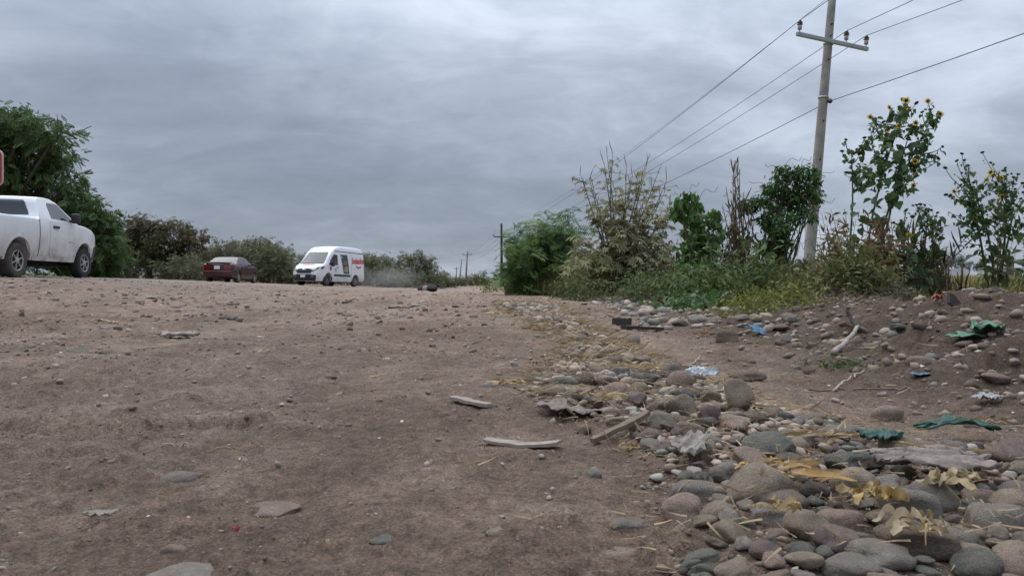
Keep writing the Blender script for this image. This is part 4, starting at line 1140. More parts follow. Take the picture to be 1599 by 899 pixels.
def crown_plant(name, label, cat, d, base_px, lobes_px, T, size, ca, cb, dens, r0, leafmat=M_LEAF, bark=M_BARK, group=None, clumps=16, jit=.6, pitch=(-.35, .5), trunk_h=.35, crown='crown', cc=None, flat=.95, depth=1.0):
    """tree or bush: lobes are (px,py,radius px) in the photograph, given a real place d metres away"""
    base = onground(base_px[0], base_px[1], d)
    L = []
    for (x, y, r) in lobes_px:
        R_ = r*d/F
        dd = d+RNG.uniform(-1, 1)*jit*depth
        L.append((W(x, y, dd), R_))
    root = empty(name, base, label, cat, group)
    tb = MB(); limbs(tb, base, L, r0, trunk_h=trunk_h)
    put('trunk', local(tb, base).mesh('trunk', bark, True, False), root)
    lf = MB()
    for k, (c, R_) in enumerate(L):
        n = int(dens*(R_/size)**2)
        P, o = lobe_points(c, R_, n, clumps, flat)
        g = P[:, 2]-H(P[:, 0], P[:, 1], False); m_ = g > .03
        P, o = P[m_], o[m_]
        # leaf colour follows the bough: young growth and older leaves
        f = RNG.random()
        a, b = np.asarray(ca), np.asarray(cb)
        if cc is not None and k in cc[1]: a, b = np.asarray(cc[0][0]), np.asarray(cc[0][1])
        a2 = a*(1-.3*f)+b*.3*f
        scatter(lf, T, P, size, a2, b, pitch, outward=o)
    put(crown, local(lf, base).mesh(crown, leafmat, False), root)
    return root

DG, DG2 = (.05, .095, .028), (.115, .175, .055)
# big green tree above the pickup
crown_plant('broadleaf_tree', 'tall dark green leafy tree rising behind the white pickup', 'tree', 33, (-30, 430),
            [(-60, 215, 80), (-10, 210, 50), (28, 194, 34), (55, 205, 38), (85, 215, 32), (30, 250, 50), (80, 262, 38), (-50, 300, 80), (40, 310, 50), (95, 312, 30), (92, 250, 24),
             (120, 340, 34), (150, 338, 26), (60, 365, 50), (125, 375, 38), (165, 360, 20), (100, 400, 36), (150, 400, 32), (172, 385, 22), (130, 320, 24), (110, 285, 24), (140, 360, 36), (180, 410, 24), (0, 360, 60), (-100, 240, 70), (8, 184, 24)],
            PINN, .30, DG, DG2, 30, .3, clumps=15, jit=1.6, trunk_h=.3)
crown_plant('flame_tree', 'reddish brown topped spreading tree between the pickup and the maroon car', 'tree', 46, (232, 436),
            [(205, 358, 20), (232, 352, 20), (262, 358, 20), (290, 362, 18), (312, 370, 13), (190, 372, 18), (220, 378, 24), (258, 382, 26), (292, 380, 20), (240, 400, 22), (205, 402, 22), (276, 400, 18)],
            PINN, .22, (.125, .088, .047), (.155, .13, .062), 34, .2, bark=M_BARK2, clumps=14, jit=1.2, cc=(((.055, .06, .02), (.09, .085, .03)), {5, 6, 7, 9, 10, 11}))
TH, TH2 = (.105, .113, .056), (.195, .195, .10)
BUSH = [
 ('olive green thicket bush below the red topped tree on its left', 44, (180, 438), [(160, 415, 26), (190, 412, 24), (172, 395, 22), (150, 430, 20), (195, 430, 20)]),
 ('low olive bush below the red topped tree on its right', 44, (280, 440), [(262, 418, 22), (292, 418, 24), (240, 428, 20), (310, 428, 16), (278, 432, 20)]),
 ('feathery grey green bush left of the maroon car roof', 48, (335, 440), [(326, 402, 20), (345, 394, 20), (318, 422, 22), (340, 420, 24)]),
 ('rounded dark thicket tree behind the maroon car', 50, (398, 444), [(385, 398, 20), (410, 390, 18), (430, 398, 18), (370, 392, 16), (400, 418, 26), (430, 422, 22), (372, 420, 20)]),
 ('dense bush filling the gap between the maroon car and the van', 51, (440, 446), [(440, 408, 18), (455, 420, 18), (425, 430, 18), (448, 436, 16), (468, 428, 14)]),
 ('pale olive bush just behind the tail of the van', 54, (582, 448), [(572, 412, 16), (590, 418, 18), (605, 424, 14), (580, 434, 18), (604, 440, 14)]),
 ('tall spreading thicket tree right of the van', 62, (655, 452), [(632, 406, 12), (650, 404, 14), (668, 410, 13), (640, 420, 18), (664, 424, 18), (680, 430, 14), (626, 432, 15), (650, 440, 18), (680, 444, 12)]),
 ('low dusty bush in the haze between van and thicket tree', 57, (615, 450), [(612, 436, 14), (600, 444, 10), (628, 444, 12)]),
 ('low round bush right of the spreading thicket tree', 70, (697, 453), [(692, 436, 12), (706, 440, 10), (700, 448, 10), (684, 448, 10)]),
 ('small round tree beyond the distant poles', 95, (748, 455), [(738, 436, 9), (750, 432, 9), (758, 440, 8), (744, 446, 10), (730, 444, 8)]),
 ('tall olive bush behind the white pickup bonnet', 48, (150, 436), [(120, 410, 24), (145, 400, 22), (160, 420, 22), (135, 428, 22), (110, 430, 20)]),
 ('soft grey olive thicket between red topped tree and maroon car', 56, (305, 440), [(300, 405, 20), (322, 398, 18), (338, 410, 20), (315, 425, 22), (345, 430, 18), (290, 425, 20)]),
 ('broad olive thicket rising left of the van roof', 58, (420, 446), [(372, 386, 12), (388, 384, 14), (405, 382, 13), (425, 390, 14), (445, 398, 14), (460, 412, 14), (395, 408, 22), (425, 414, 22), (450, 430, 20), (475, 430, 18), (380, 430, 20), (410, 434, 20)]),
 ('pale thicket stretch directly behind the van', 60, (520, 448), [(480, 415, 18), (505, 412, 18), (535, 412, 18), (560, 408, 16), (500, 434, 18), (530, 434, 18), (556, 434, 18), (480, 438, 16)]),
 ('feathery low thicket between the van tail and the spreading thicket tree', 64, (608, 450), [(580, 406, 12), (596, 410, 13), (612, 416, 13), (626, 424, 12), (590, 428, 16), (612, 436, 14), (632, 440, 12), (572, 440, 14)]),
 ('dark narrow bush next to the farthest poles', 85, (722, 455), [(722, 438, 8), (716, 446, 9), (728, 448, 8)]),
]
for lab, d, b, lo in BUSH:
    crown_plant('thicket_bush', lab, 'bush', d, b, lo, SPRIG, .22, TH, TH2, 30, .06, group='bushes along the far side of the road', clumps=34, jit=1.0, trunk_h=.25)

# twiggy bare tree above the gap
def bare_tree(name, label, d, base, top, spread, n, col, r0=.05, depth=4):
    b = onground(*base, d); t = W(*top, d); h = np.linalg.norm(t-b)
    root = empty(name, b, label, 'tree'); mb = MB()
    mb.tube(wander(b-np.array([0, 0, .1]), b+(t-b)*.45, 6, h*.01), np.linspace(r0, r0*.6, 6), 6)
    for _ in range(n):
        s0 = b+(t-b)*RNG.uniform(.25, .5); e = b+(t-b)*RNG.uniform(.65, 1)+np.array([RNG.normal(0, spread), RNG.normal(0, spread), 0])
        P = wander(s0, e, 7, h*.015); mb.tube(P, np.linspace(r0*.35, r0*.08, 7), 4)
        for _ in range(4):
            q = P[RNG.integers(2, 6)]; mb.tube(wander(q, q+np.array([RNG.normal(0, spread*.5), RNG.normal(0, spread*.5), h*RNG.uniform(.08, .22)]), 4, h*.01), np.linspace(r0*.14, r0*.05, 4), 3)
    put('trunk', local(mb, b).mesh('trunk', col, True, False), root)
bare_tree('bare_tree', 'thin leafless tree poking out above the bush left of the maroon car', 47, (352, 440), (355, 374), .55, 16, M_BARK2, .07)
bare_tree('bare_tree', 'pale leafless tree far off beyond the golden field', 78, (1470, 425), (1474, 390), .9, 26, M_BARK2, .12)

# far right: bank, shed, dark trees across the field
def far_right():
    for lab, px, d, lo in (('dark mounded tree left of the grey bank across the field', 1452, 84, [(1450, 410, 10), (1462, 408, 10), (1440, 416, 10)]),
                           ('wide dark tree behind the grey bank across the field', 1492, 92, [(1478, 408, 10), (1492, 406, 11), (1506, 412, 9), (1466, 414, 8)]),
                           ('green tree line clump right of the grey bank', 1530, 88, [(1520, 416, 8), (1534, 414, 9), (1548, 412, 9), (1560, 414, 9)]),
                           ('green tree clump at the far right edge of the field', 1580, 88, [(1576, 412, 9), (1590, 412, 9), (1606, 410, 10), (1564, 420, 7)])):
        crown_plant('field_tree', lab, 'tree', d, (px, 425), lo, SPRIG, .4, (.035, .042, .02), (.06, .07, .032), 22, .12, group='trees across the field', clumps=14, jit=1.0)
    a, b = onground(1448, 428, 74), onground(1522, 428, 72)
    a[2] -= .4; b[2] -= .4
    r = empty('embankment', (a+b)/2, 'long low grey concrete bank across the golden field', 'bank')
    mb = MB(); P = np.linspace(a, b, 9); up = np.array([0, 0, 1.0]); n_ = np.array([0, 1.0, 0])
    hh = W(1480, 421, 73)[2]
    prof = [(0, 0), (.6, .55), (1.1, 1.0), (2.4, 1.0), (3.5, 0)]
    V = []
    for p in P:
        top = hh-p[2]
        V += [p+n_*q+up*top*k for q, k in prof]
    k = len(prof); Fq = [[i*k+j, (i+1)*k+j, (i+1)*k+j+1, i*k+j+1] for i in range(8) for j in range(k-1)]
    mb.add(np.array(V)-(a+b)/2, Fq)
    put('slope', mb.mesh('slope', mat('grey_concrete', (.26, .25, .24), .9, var=.3, vs=.5), False, False), r)
    tb = MB(); tb.box(np.array([0, 1.75, hh-((a+b)/2)[2]+.05]), ((b-a)[0], 1.3, .12)); put('kerb', tb.mesh('kerb', mat('pale_concrete', (.4, .39, .37), .9, var=.2, vs=2), False, False), r)
    s = onground(1560, 424, 80); e = empty('shed', s, 'small white shed far across the field at the right', 'shed')
    wb = MB(); zt = W(1560, 418, 80)[2]-s[2]
    wb.box((0, 0, zt/2-.2), (3.2, 2.4, zt+.4), bev=.02); put('wall', wb.mesh('wall', mat('whitewash', (.55, .55, .53), .9, var=.15), False, False), e)
    rb = MB(); rb.add([[-1.8, -1.4, zt], [1.8, -1.4, zt], [1.8, 0, zt+.5], [-1.8, 0, zt+.5], [-1.8, 1.4, zt], [1.8, 1.4, zt], [-1.8, -1.4, zt-.08], [1.8, -1.4, zt-.08], [-1.8, 1.4, zt-.08], [1.8, 1.4, zt-.08]],
                      [[0, 1, 2, 3], [3, 2, 5, 4], [6, 7, 1, 0], [8, 4, 5, 9]]); rb.add([[-1.8, -1.4, zt-.08], [1.8, -1.4, zt-.08], [1.8, 1.4, zt-.08], [-1.8, 1.4, zt-.08]], [[0, 1, 2, 3]])
    put('roof', rb.mesh('roof', mat('tin_roof', (.3, .3, .3), .5, var=.2), False, False), e)
    db = MB(); db.box((.4, -1.21, .8), (.8, .04, 1.7)); put('door', db.mesh('door', M_BARK2, False, False), e)
far_right()

# ------------------------------------------------------------------ power line
M_CONC = mat('pole_concrete', (.27, .255, .225), .85, var=.34, vs=2.6, bump=.4, bs=30)
M_STEEL = mat('galvanised_steel', (.3, .33, .33), .5, metal=.6, var=.2, vs=6)
M_INS = mat('brown_porcelain', (.035, .02, .018), .2, coat=.5)
M_DARKPOLE = mat('dark_wood_pole', (.03, .026, .024), .9, var=.3, vs=4)
M_INSG = mat('grey_porcelain', (.3, .29, .28), .3, coat=.3)
M_WIRE = mat('aluminium_wire', (.055, .06, .065), .6)
M_DARKPOLE = mat('dark_wood_pole', (.03, .026, .024), .9, var=.3, vs=4)
def insulator(root, p, h, up):
    up = np.asarray(up); q = lambda t: p+up*h*t
    mb = MB(); mb.tube([q(-.45), q(0)], .014, 8); o = put('insulator', mb.mesh('insulator', M_STEEL, True, False), root)
    m2 = MB(); m2.tube([q(0), q(.05), q(.45), q(.5)], [.045, .055, .055, .04], 10); put('grey_skirt', m2.mesh('grey_skirt', M_INSG, True, False), o)
    m3 = MB(); m3.tube([q(.5), q(.52), q(.58), q(.6), q(.68), q(.70), q(.76), q(.8), q(.86), q(.88), q(1.0)], [.04, .075, .075, .045, .045, .07, .07, .04, .04, .045, .03], 10)
    put('shed_stack', m3.mesh('shed_stack', M_INS, True, False), o)
def main_pole():
    d = 20.0
    b = onground(1263, 420, d); foot = W(1263, 412, d); top = W(1302, -30, d)
    ax = (top-foot)/np.linalg.norm(top-foot); b = foot-ax*((foot[2]-b[2])/ax[2]+.3)
    root = empty('power_pole', b, 'leaning grey concrete power pole with a steel crossarm and three insulators', 'power pole')
    L = np.linalg.norm(top-b); mb = MB(); n = 10
    P = [ax*L*k/n for k in range(n+1)]; mb.tube(P, np.linspace(.165, .105, n+1), 8)
    put('pole', mb.mesh('pole', M_CONC, True, False), root)
    # crossarm
    aL, aR = W(1237, 56, d-.55), W(1347, 80, d+.35)
    dirv = (aR-aL)/np.linalg.norm(aR-aL); yv = np.cross(np.array([0, 0, 1.0]), dirv); yv /= np.linalg.norm(yv); zv = np.cross(dirv, yv)
    R_ = np.stack([dirv, yv, zv], 1)
    cm = (aL+aR)/2-b+yv*-.17
    mb = MB(); mb.box(cm, (np.linalg.norm(aR-aL), .09, .10), R_, bev=.008)
    arm = put('crossarm', mb.mesh('crossarm', M_STEEL, False, False), root)
    tops = []
    for (px, py, t) in ((1241, 36, .035), (1314, 52, .685), (1347, 60, .975)):
        base = aL+(aR-aL)*t-b+yv*-.17+zv*.12
        insulator(root, base, .25, zv); tops.append(base+b+zv*.25)
    for (py0, nm) in ((69, 'pole_band'), (153, 'wire_band')):
        c = W(1294-(py0-69)*.095, py0, d)-b; c = ax*np.dot(c, ax); r_ = .105+.06*(1-np.dot(c, ax)/L)+.012
        mb = MB(); mb.tube([c-ax*.03, c+ax*.03], r_, 10); put(nm, mb.mesh(nm, M_STEEL, True, False), root)
    for (bx, by) in ((1293, 40), (1291, 58), (1288, 95), (1282, 190), (1277, 250)):
        q = W(bx, by, d)-b; q = ax*np.dot(q, ax)-np.array([0, .105+.06*(1-np.dot(q, ax)/L)-.012, 0]); mb = MB(); mb.tube([q, q-np.array([0, .04, 0])], .022, 7)
        put('bolt', mb.mesh('bolt', M_DARKPOLE, True, False), root)
    c = W(1296, 158, d-.15)-b; mb = MB(); mb.tube([c-np.array([.06, 0, 0]), c+np.array([.05, 0, 0])], [.05, .05], 8); mb.tube([c+np.array([.0, 0, -.06]), c+np.array([0, 0, .06])], [.035, .045], 8)
    put('spool_insulator', mb.mesh('spool_insulator', M_INS, True, False), root)
    return tops, c+b, top
TOPS, SPOOL, PTOP = main_pole()
def far_pole(name, label, d, base, top, r, m, arms, group):
    b = onground(*base, d); t = W(*top, d); root = empty(name, b, label, 'power pole', group)
    mb = MB(); mb.tube([np.array([0, 0, -.4]), (t-b)*.5, t-b], [r*1.2, r, r*.8], 8); put('pole', mb.mesh('pole', m, True, False), root)
    out = []
    for (py, wpx) in arms:
        x = base[0]+(top[0]-base[0])*(base[1]-py)/(base[1]-top[1])
        a0, a1 = W(x-wpx, py, d)-b, W(x+wpx, py, d)-b
        mb = MB(); c = (a0+a1)/2; mb.box(c-np.array([0, r+.06, 0]), (np.linalg.norm(a1-a0), .1, .12)); put('crossarm', mb.mesh('crossarm', M_STEEL if m is M_CONC else M_DARKPOLE, False, False), root)
        for k in (0, .6, 1):
            q = a0+(a1-a0)*k; mb = MB(); mb.tube([q+np.array([0, -r-.06, .05]), q+np.array([0, -r-.06, .38])], [.06, .05], 6); put('insulator', mb.mesh('insulator', M_INS, True, False), root)
            out.append(q+b+np.array([0, -r-.06, .38]))
    return out, t
G_P = 'power poles along the road'
O2, T2 = far_pole('power_pole', 'distant dark power pole with one short crossarm left of the feathery green bush', 88, (783.5, 455), (783, 349), .15, M_DARKPOLE, [(370, 12)], G_P)
O3, T3 = far_pole('power_pole', 'pale distant pole with a crossarm above the far end of the road', 150, (727, 456), (730, 392), .17, M_CONC, [(398, 7)], G_P)
O4, T4 = far_pole('power_pole', 'thin leaning pale pole just left of the distant crossarm pole', 150, (717, 456), (721, 404), .13, M_CONC, [], G_P)
far_pole('power_pole', 'farthest tiny grey pole beyond the thin leaning one', 190, (712, 452), (713, 416), .14, M_CONC, [(420, 3)], G_P)
def cat(a, b, sag, n=24):
    t = np.linspace(0, 1, n)[:, None]; P = a+(b-a)*t; P[:, 2] -= (4*sag*t*(1-t))[:, 0]; return P
BACK = np.array([6.8, -48, 0])
def wire(label, pts, sags, r=.008):
    mb = MB(); P = np.concatenate([cat(a, b, s_)[(1 if i else 0):] for i, (a, b, s_) in enumerate(zip(pts[:-1], pts[1:], sags))])
    mb.tube(P, r, 5); o = put('power_line', mb.mesh('power_line', M_WIRE, True, False), None, label, 'wire', 'overhead wires')
def back(p, q, sag):
    """pole-top point of the next pole behind the viewer so that the wire passes photo pixel q"""
    v = None; best = 1e9
    for dx in np.linspace(-6, 14, 161):
        for dz in (0,):
            e = p+np.array([dx, -55, dz]); P = cat(p, e, sag, 60)
            for w_ in P[1:40]:
                x, y, dd = proj(w_)
                if dd > 1:
                    k = (x-q[0])**2+(y-q[1])**2
                    if k < best: best, v = k, e
    return v
qs = [(1299, 2), (1432, 0), (1486, 0)]
labs = ['power wire tied to the left insulator of the crossarm', 'power wire tied to the middle insulator of the crossarm', 'power wire tied to the right insulator of the crossarm']
for k in range(3):
    o3 = O3[k] if O3 else T3
    wire(labs[k], [back(TOPS[k], qs[k], .9), TOPS[k], O2[k], o3], [.9, 1.0, .9], .009)
TOPQ = W(1299, -8, 20.0)
wire('thin wire from the very top of the concrete pole running down left', [TOPQ, T2+np.array([0, -.1, .05]), T3], [1.1, .9], .006)
low2 = T2-np.array([0, .1, 2.1])
wire('lone low wire held by the spool insulator below the crossarm', [back(SPOOL, (1599, 57), .8), SPOOL, low2, T3-np.array([0, 0, 1.6])], [.8, .9, .8], .010)
wl, wr = W(-60, 290, 58), W(520, 440, 150)
wire('faint wire sloping down behind the red topped tree', [W(150, 318, 70), W(352, 386, 90), W(560, 440, 140)], [.3, .5], .012)
# tan board on a post far down the road
def sign():
    b = onground(745, 455, 100); root = empty('roadside_board', b, 'tan horizontal board on posts near the distant poles', 'board')
    z = W(745, 441, 100)[2]-b[2]
    mb = MB(); mb.box((0, 0, z), (2.3, .06, .35), bev=.01); put('panel', mb.mesh('panel', mat('tan_board', (.42, .33, .2), .7, var=.2), False, False), root)
    for sx in (-.9, .9):
        p = MB(); p.tube([(sx, .06, -.3), (sx, .06, z)], .05, 6); put('post', p.mesh('post', M_BARK2, True, False), root)
sign()
def red_sign():
    d = 24.0; p = onground(-24, 430, d); root = empty('roundel_sign', p, 'red rounded sign edge just entering the left border above the pickup', 'sign')
    c = W(-24, 262, d)-p; hw, hh = 27.5*d/F, 27*d/F
    def rr(w, h, r):
        P = []
        for (sx, sz, a0) in ((1, 1, 0), (-1, 1, pi/2), (-1, -1, pi), (1, -1, 1.5*pi)):
            P += [(sx*(w-r)+r*cos(a), sz*(h-r)+r*sin(a)) for a in np.linspace(a0, a0+pi/2, 6)]
        return P
    for nm, P, y0, y1, m in (('panel', rr(hw, hh, .18), -.05, .05, mat('sign_red', (.35, .03, .035), .45)), ('border', rr(hw+.03, hh+.03, .2), -.03, .03, mat('sign_border', (.5, .35, .33), .5))):
        n = len(P); V = [(c[0]+x, c[1]+y0, c[2]+z) for x, z in P]+[(c[0]+x, c[1]+y1, c[2]+z) for x, z in P]
        mb = MB().polys(V, [list(range(n)), list(range(2*n-1, n-1, -1))]+[[i, (i+1) % n, n+(i+1) % n, n+i] for i in range(n)]); put(nm, mb.mesh(nm, m, False, False), root)
    mb = MB(); mb.tube([(c[0], c[1]+.1, -.3), (c[0], c[1]+.1, c[2])], .06, 8); put('post', mb.mesh('post', M_STEEL, True, False), root)
red_sign()
# dust kicked up behind the van
def dust():
    c = W(600, 440, 47.5); c[2] = h1(c[0], c[1], False)+.55
    mb = MB(); mb.add(IC3[0]*np.array([3.0, 2.6, .95]), IC3[1])
    m = bpy.data.materials.new('dust'); n, l = nt(m); n.remove(n['Principled BSDF'])
    v = n.new('ShaderNodeVolumePrincipled'); v.inputs['Color'].default_value = (.8, .76, .72, 1); v.inputs['Anisotropy'].default_value = .2
    tc = n.new('ShaderNodeTexCoord'); t = n.new('ShaderNodeTexNoise'); t.inputs['Scale'].default_value = .9; t.inputs['Detail'].default_value = 4
    l.new(tc.outputs['Object'], t.inputs['Vector'])
    le = n.new('ShaderNodeVectorMath'); le.operation = 'MULTIPLY'; le.inputs[1].default_value = (1/3.0, 1/2.6, 1/.95); l.new(tc.outputs['Object'], le.inputs[0])
    ln = n.new('ShaderNodeVectorMath'); ln.operation = 'LENGTH'; l.new(le.outputs[0], ln.inputs[0])
    mr = n.new('ShaderNodeMapRange'); mr.inputs[1].default_value = 1; mr.inputs[2].default_value = .2; mr.inputs[3].default_value = 0; mr.inputs[4].default_value = .26
    l.new(ln.outputs['Value'], mr.inputs[0])
    m2 = n.new('ShaderNodeMapRange'); m2.inputs[1].default_value = .35; m2.inputs[2].default_value = .7; l.new(t.outputs['Fac'], m2.inputs[0])
    mu = n.new('ShaderNodeMath'); mu.operation = 'MULTIPLY'; l.new(mr.outputs[0], mu.inputs[0]); l.new(m2.outputs[0], mu.inputs[1])
    l.new(mu.outputs[0], v.inputs['Density']); l.new(v.outputs[0], n['Material Output'].inputs['Volume'])
    o = put('dust', mb.mesh('dust', m, True, False), None, 'dust raised behind the van', 'dust', None, 'stuff', tuple(c))
dust()
# ------------------------------------------------------------------ roadside plants
def stem_px(pts, d, dj=.12, n=3):
    """stem through photo pixels at about d metres; smooth curve"""
    P = np.array([W(x, y, d) for x, y in pts]); m = len(P)
    P[1:, 1] += np.cumsum(RNG.normal(0, dj, m-1)); 
    t = np.linspace(0, m-1, (m-1)*n+1)
    Q = np.stack([np.interp(t, np.arange(m), P[:, k]) for k in range(3)], 1)
    for _ in range(2): Q[1:-1] = (Q[:-2]+2*Q[1:-1]+Q[2:])/4
    return Q
def inpoly(poly, n):
    P = np.array(poly, float); lo, hi = P.min(0), P.max(0); out = []
    while len(out) < n:
        q = RNG.uniform(lo, hi); c = False; j = len(P)-1
        for i in range(len(P)):
            if (P[i, 1] > q[1]) != (P[j, 1] > q[1]) and q[0] < (P[j, 0]-P[i, 0])*(q[1]-P[i, 1])/(P[j, 1]-P[i, 1])+P[i, 0]: c = not c
            j = i
        if c: out.append(q)
    return np.array(out)
def leaves_on(mb, P, n, T, size, ca, cb, t0=.3, t1=1.0, pitch=(-.2, .5), off=.02, power=1.0):
    t = t0+(t1-t0)*RNG.random(n)**power; i = t*(len(P)-1); k = np.minimum(i.astype(int), len(P)-2); f = (i-k)[:, None]
    pos = P[k]*(1-f)+P[k+1]*f+RNG.normal(0, off, (n, 3))
    scatter(mb, T, pos, size, ca, cb, pitch, .3)
def plant(name, label, cat_, base, group=None): return empty(name, base, label, cat_, group)
def parts(root, base, *pr):
    for nm, mb, m, sm in pr:
        if mb.n: put(nm, local(mb, base).mesh(nm, m, sm), root)

GREEN, GREEN2 = (.085, .155, .04), (.155, .24, .075)
def feathery():
    d = 18.0; base = onground(842, 458, d); root = plant('feathery_bush', 'bright green feathery leaved bush at the left end of the roadside plants', 'bush', base)
    st, lf = MB(), MB()
    poly = [(786, 432), (780, 395), (790, 362), (812, 346), (835, 345), (858, 334), (880, 322), (900, 330), (910, 350), (905, 400), (895, 445), (860, 455), (810, 452)]
    for q in inpoly(poly, 100):
        e = W(q[0], q[1], d+RNG.normal(0, .65)); b = base+np.array([RNG.normal(0, .3), RNG.normal(0, .25), 0])
        m_ = (b+e)/2+np.array([(b[0]-e[0])*.15, 0, abs(e[0]-b[0])*.25])
        t = np.linspace(0, 1, 8)[:, None]; P = (1-t)**2*b+2*t*(1-t)*m_+t*t*e
        st.tube(P, np.linspace(.018, .004, 8), 4, (.09, .1, .05))
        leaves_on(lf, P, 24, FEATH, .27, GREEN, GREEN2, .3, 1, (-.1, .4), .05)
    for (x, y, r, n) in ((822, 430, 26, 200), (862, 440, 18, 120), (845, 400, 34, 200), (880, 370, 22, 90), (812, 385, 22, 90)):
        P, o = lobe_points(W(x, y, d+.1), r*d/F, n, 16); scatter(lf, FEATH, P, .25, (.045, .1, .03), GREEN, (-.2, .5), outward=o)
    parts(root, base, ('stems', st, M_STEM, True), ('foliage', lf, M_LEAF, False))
feathery()
def castor(label, d, bpx, tips, low, nleaf, size, ca, cb, stemc):
    base = onground(*bpx, d); root = plant('castor_plant', label, 'plant', base)
    st, lf, sp = MB(), MB(), MB()
    for tx, ty in tips:
        mx = bpx[0]+(tx-bpx[0])*.35+RNG.normal(0, 5); my = bpx[1]+(ty-bpx[1])*.45
        b0 = (bpx[0]+RNG.normal(0, 9), bpx[1]+6)
        P = stem_px([b0, (mx, my), ((mx+tx)/2+RNG.normal(0, 3), (my+ty)/2), (tx, ty)], d, .18, 4)
        st.tube(P, np.linspace(.022, .005, len(P)), 5, stemc)
        for q in (P[-1], P[-3]):     # upright seed spikes
            e = q+np.array([RNG.normal(0, .06), RNG.normal(0, .05), RNG.uniform(.12, .3)])
            st.tube(wander(q, e, 5, .008), [.004, .006, .007, .005, .002], 4, (.10, .09, .055))
        n = int(nleaf*RNG.uniform(.7, 1.2)); t = .25+.75*RNG.random(n)**1.1; i = (t*(len(P)-1)).astype(int)
        ang = RNG.random(n)*2*pi; L = size*RNG.uniform(.4, 1.1, n)
        pos = P[i]+np.stack([np.cos(ang)*L, np.sin(ang)*L, L*RNG.uniform(-.2, .5, n)], 1)
        for k in range(0, n, 1): st.tube([P[i[k]], pos[k]], .004, 3, stemc, False)
        R_ = rot(ang, RNG.normal(-.7, .35, n), RNG.normal(0, .4, n)); lf.inst(PALM[0], PALM[1], pos, R_, size*RNG.uniform(.45, 1.0, n)*(1-.35*t), mixcols(ca, cb, n))
    for (x, y, r, n, s_) in low:
        P, o = lobe_points(W(x, y, d-.1), r*d/F, n, 12); R_ = rot(np.arctan2(o[:, 1], o[:, 0])+RNG.normal(0, .7, n), RNG.normal(-.5, .35, n), RNG.normal(0, .35, n))
        lf.inst(PALM[0], PALM[1], P, R_, s_*RNG.uniform(.6, 1.15, n), mixcols(ca, cb, n))
    parts(root, base, ('stems', st, M_STEM, True), ('leaves', lf, M_LEAF, False))
castor('tall pale olive plant with star shaped leaves and bare spiky tops beside the feathery bush', 14.2, (965, 462),
       [(950, 236), (958, 240), (940, 262), (975, 262), (908, 268), (925, 300), (918, 285), (1003, 262), (1012, 258), (1022, 285), (1048, 278), (1040, 300), (1030, 268), (985, 290), (966, 300), (1005, 320), (1050, 320), (990, 272)],
       [(955, 405, 34, 120, .26), (920, 418, 28, 80, .25), (990, 405, 30, 90, .24), (965, 360, 26, 70, .2), (1025, 395, 26, 60, .2), (1020, 360, 24, 55, .18), (900, 425, 22, 50, .24), (1040, 340, 18, 40, .16), (905, 380, 20, 35, .2), (1035, 420, 20, 30, .22), (945, 430, 26, 60, .24), (975, 435, 26, 60, .24), (1000, 345, 22, 40, .18), (940, 340, 18, 40, .18), (970, 320, 16, 34, .16)], 34, .25,
       (.25, .255, .12), (.46, .42, .25), (.12, .1, .06))
def vine(name, label, d, bpx, lobes, T, size, ca, cb, dens, trunk=None, tendr=(), dry=0, hang=-.9):
    base = onground(*bpx, d); root = plant(name, label, 'vine', base); st, lf, dr = MB(), MB(), MB()
    for (x, y, r) in lobes:
        c = W(x, y, d+RNG.normal(0, .2)); R_ = r*d/F
        P, o = lobe_points(c, R_, int(dens*(R_/size)**2), 16, 1.0, .4); P = P[P[:, 2] > H(P[:, 0], P[:, 1], False)+.02]
        scatter(lf, T, P, size, ca, cb, (hang, .45), .3)
        b = base+np.array([RNG.normal(0, .12), RNG.normal(0, .1), 0]); st.tube(wander(b, c, 8, .04), np.linspace(.02, .008, 8), 4, (.1, .08, .05))
        for _ in range(5): 
            e = c+RNG.normal(0, R_*.6, 3); st.tube(wander(c, e, 5, .03), .005, 3, (.1, .085, .05))
        if dry:
            n = int(dry*RNG.uniform(.6, 1.4)); q = c+RNG.normal(0, R_*.7, (n, 3)); scatter(dr, LANCE, q, size*1.2, (.11, .065, .04), (.2, .14, .085), (-1.1, .4))
    for pts in trunk or (): 
        P = stem_px(pts, d, .05, 3); st.tube(P, np.linspace(.075, .03, len(P)), 7, (.05, .04, .032))
    for (x, y, dx, dy) in tendr:
        P = stem_px([(x, y), (x+dx*.4, y+dy), (x+dx, y+dy*.6), (x+dx*1.2, y+dy*1.1)], d, .05, 4); st.tube(P, .004, 3, (.09, .09, .06))
    parts(root, base, ('stems', st, M_STEM, True), ('leaves', lf, M_LEAF, False), ('dry_leaves', dr, M_DRY, False))
vine('climbing_vine', 'broad heart leaved green vine column between the pale olive plant and the dry stalks', 12.0, (1092, 476),
     [(1074, 312, 14), (1065, 330, 16), (1086, 330, 14), (1080, 352, 20), (1112, 348, 15), (1120, 368, 12), (1080, 385, 20), (1108, 388, 18), (1074, 415, 20), (1102, 420, 20), (1085, 445, 20), (1112, 450, 16), (1095, 465, 18), (1090, 370, 20), (1092, 402, 22), (1088, 432, 22)],
     HEART, .095, (.06, .13, .036), (.13, .24, .066), 28, None, [(1076, 300, 14, -14), (1060, 312, -10, -10), (1118, 350, 20, -8), (1090, 315, 26, -22)], 10)
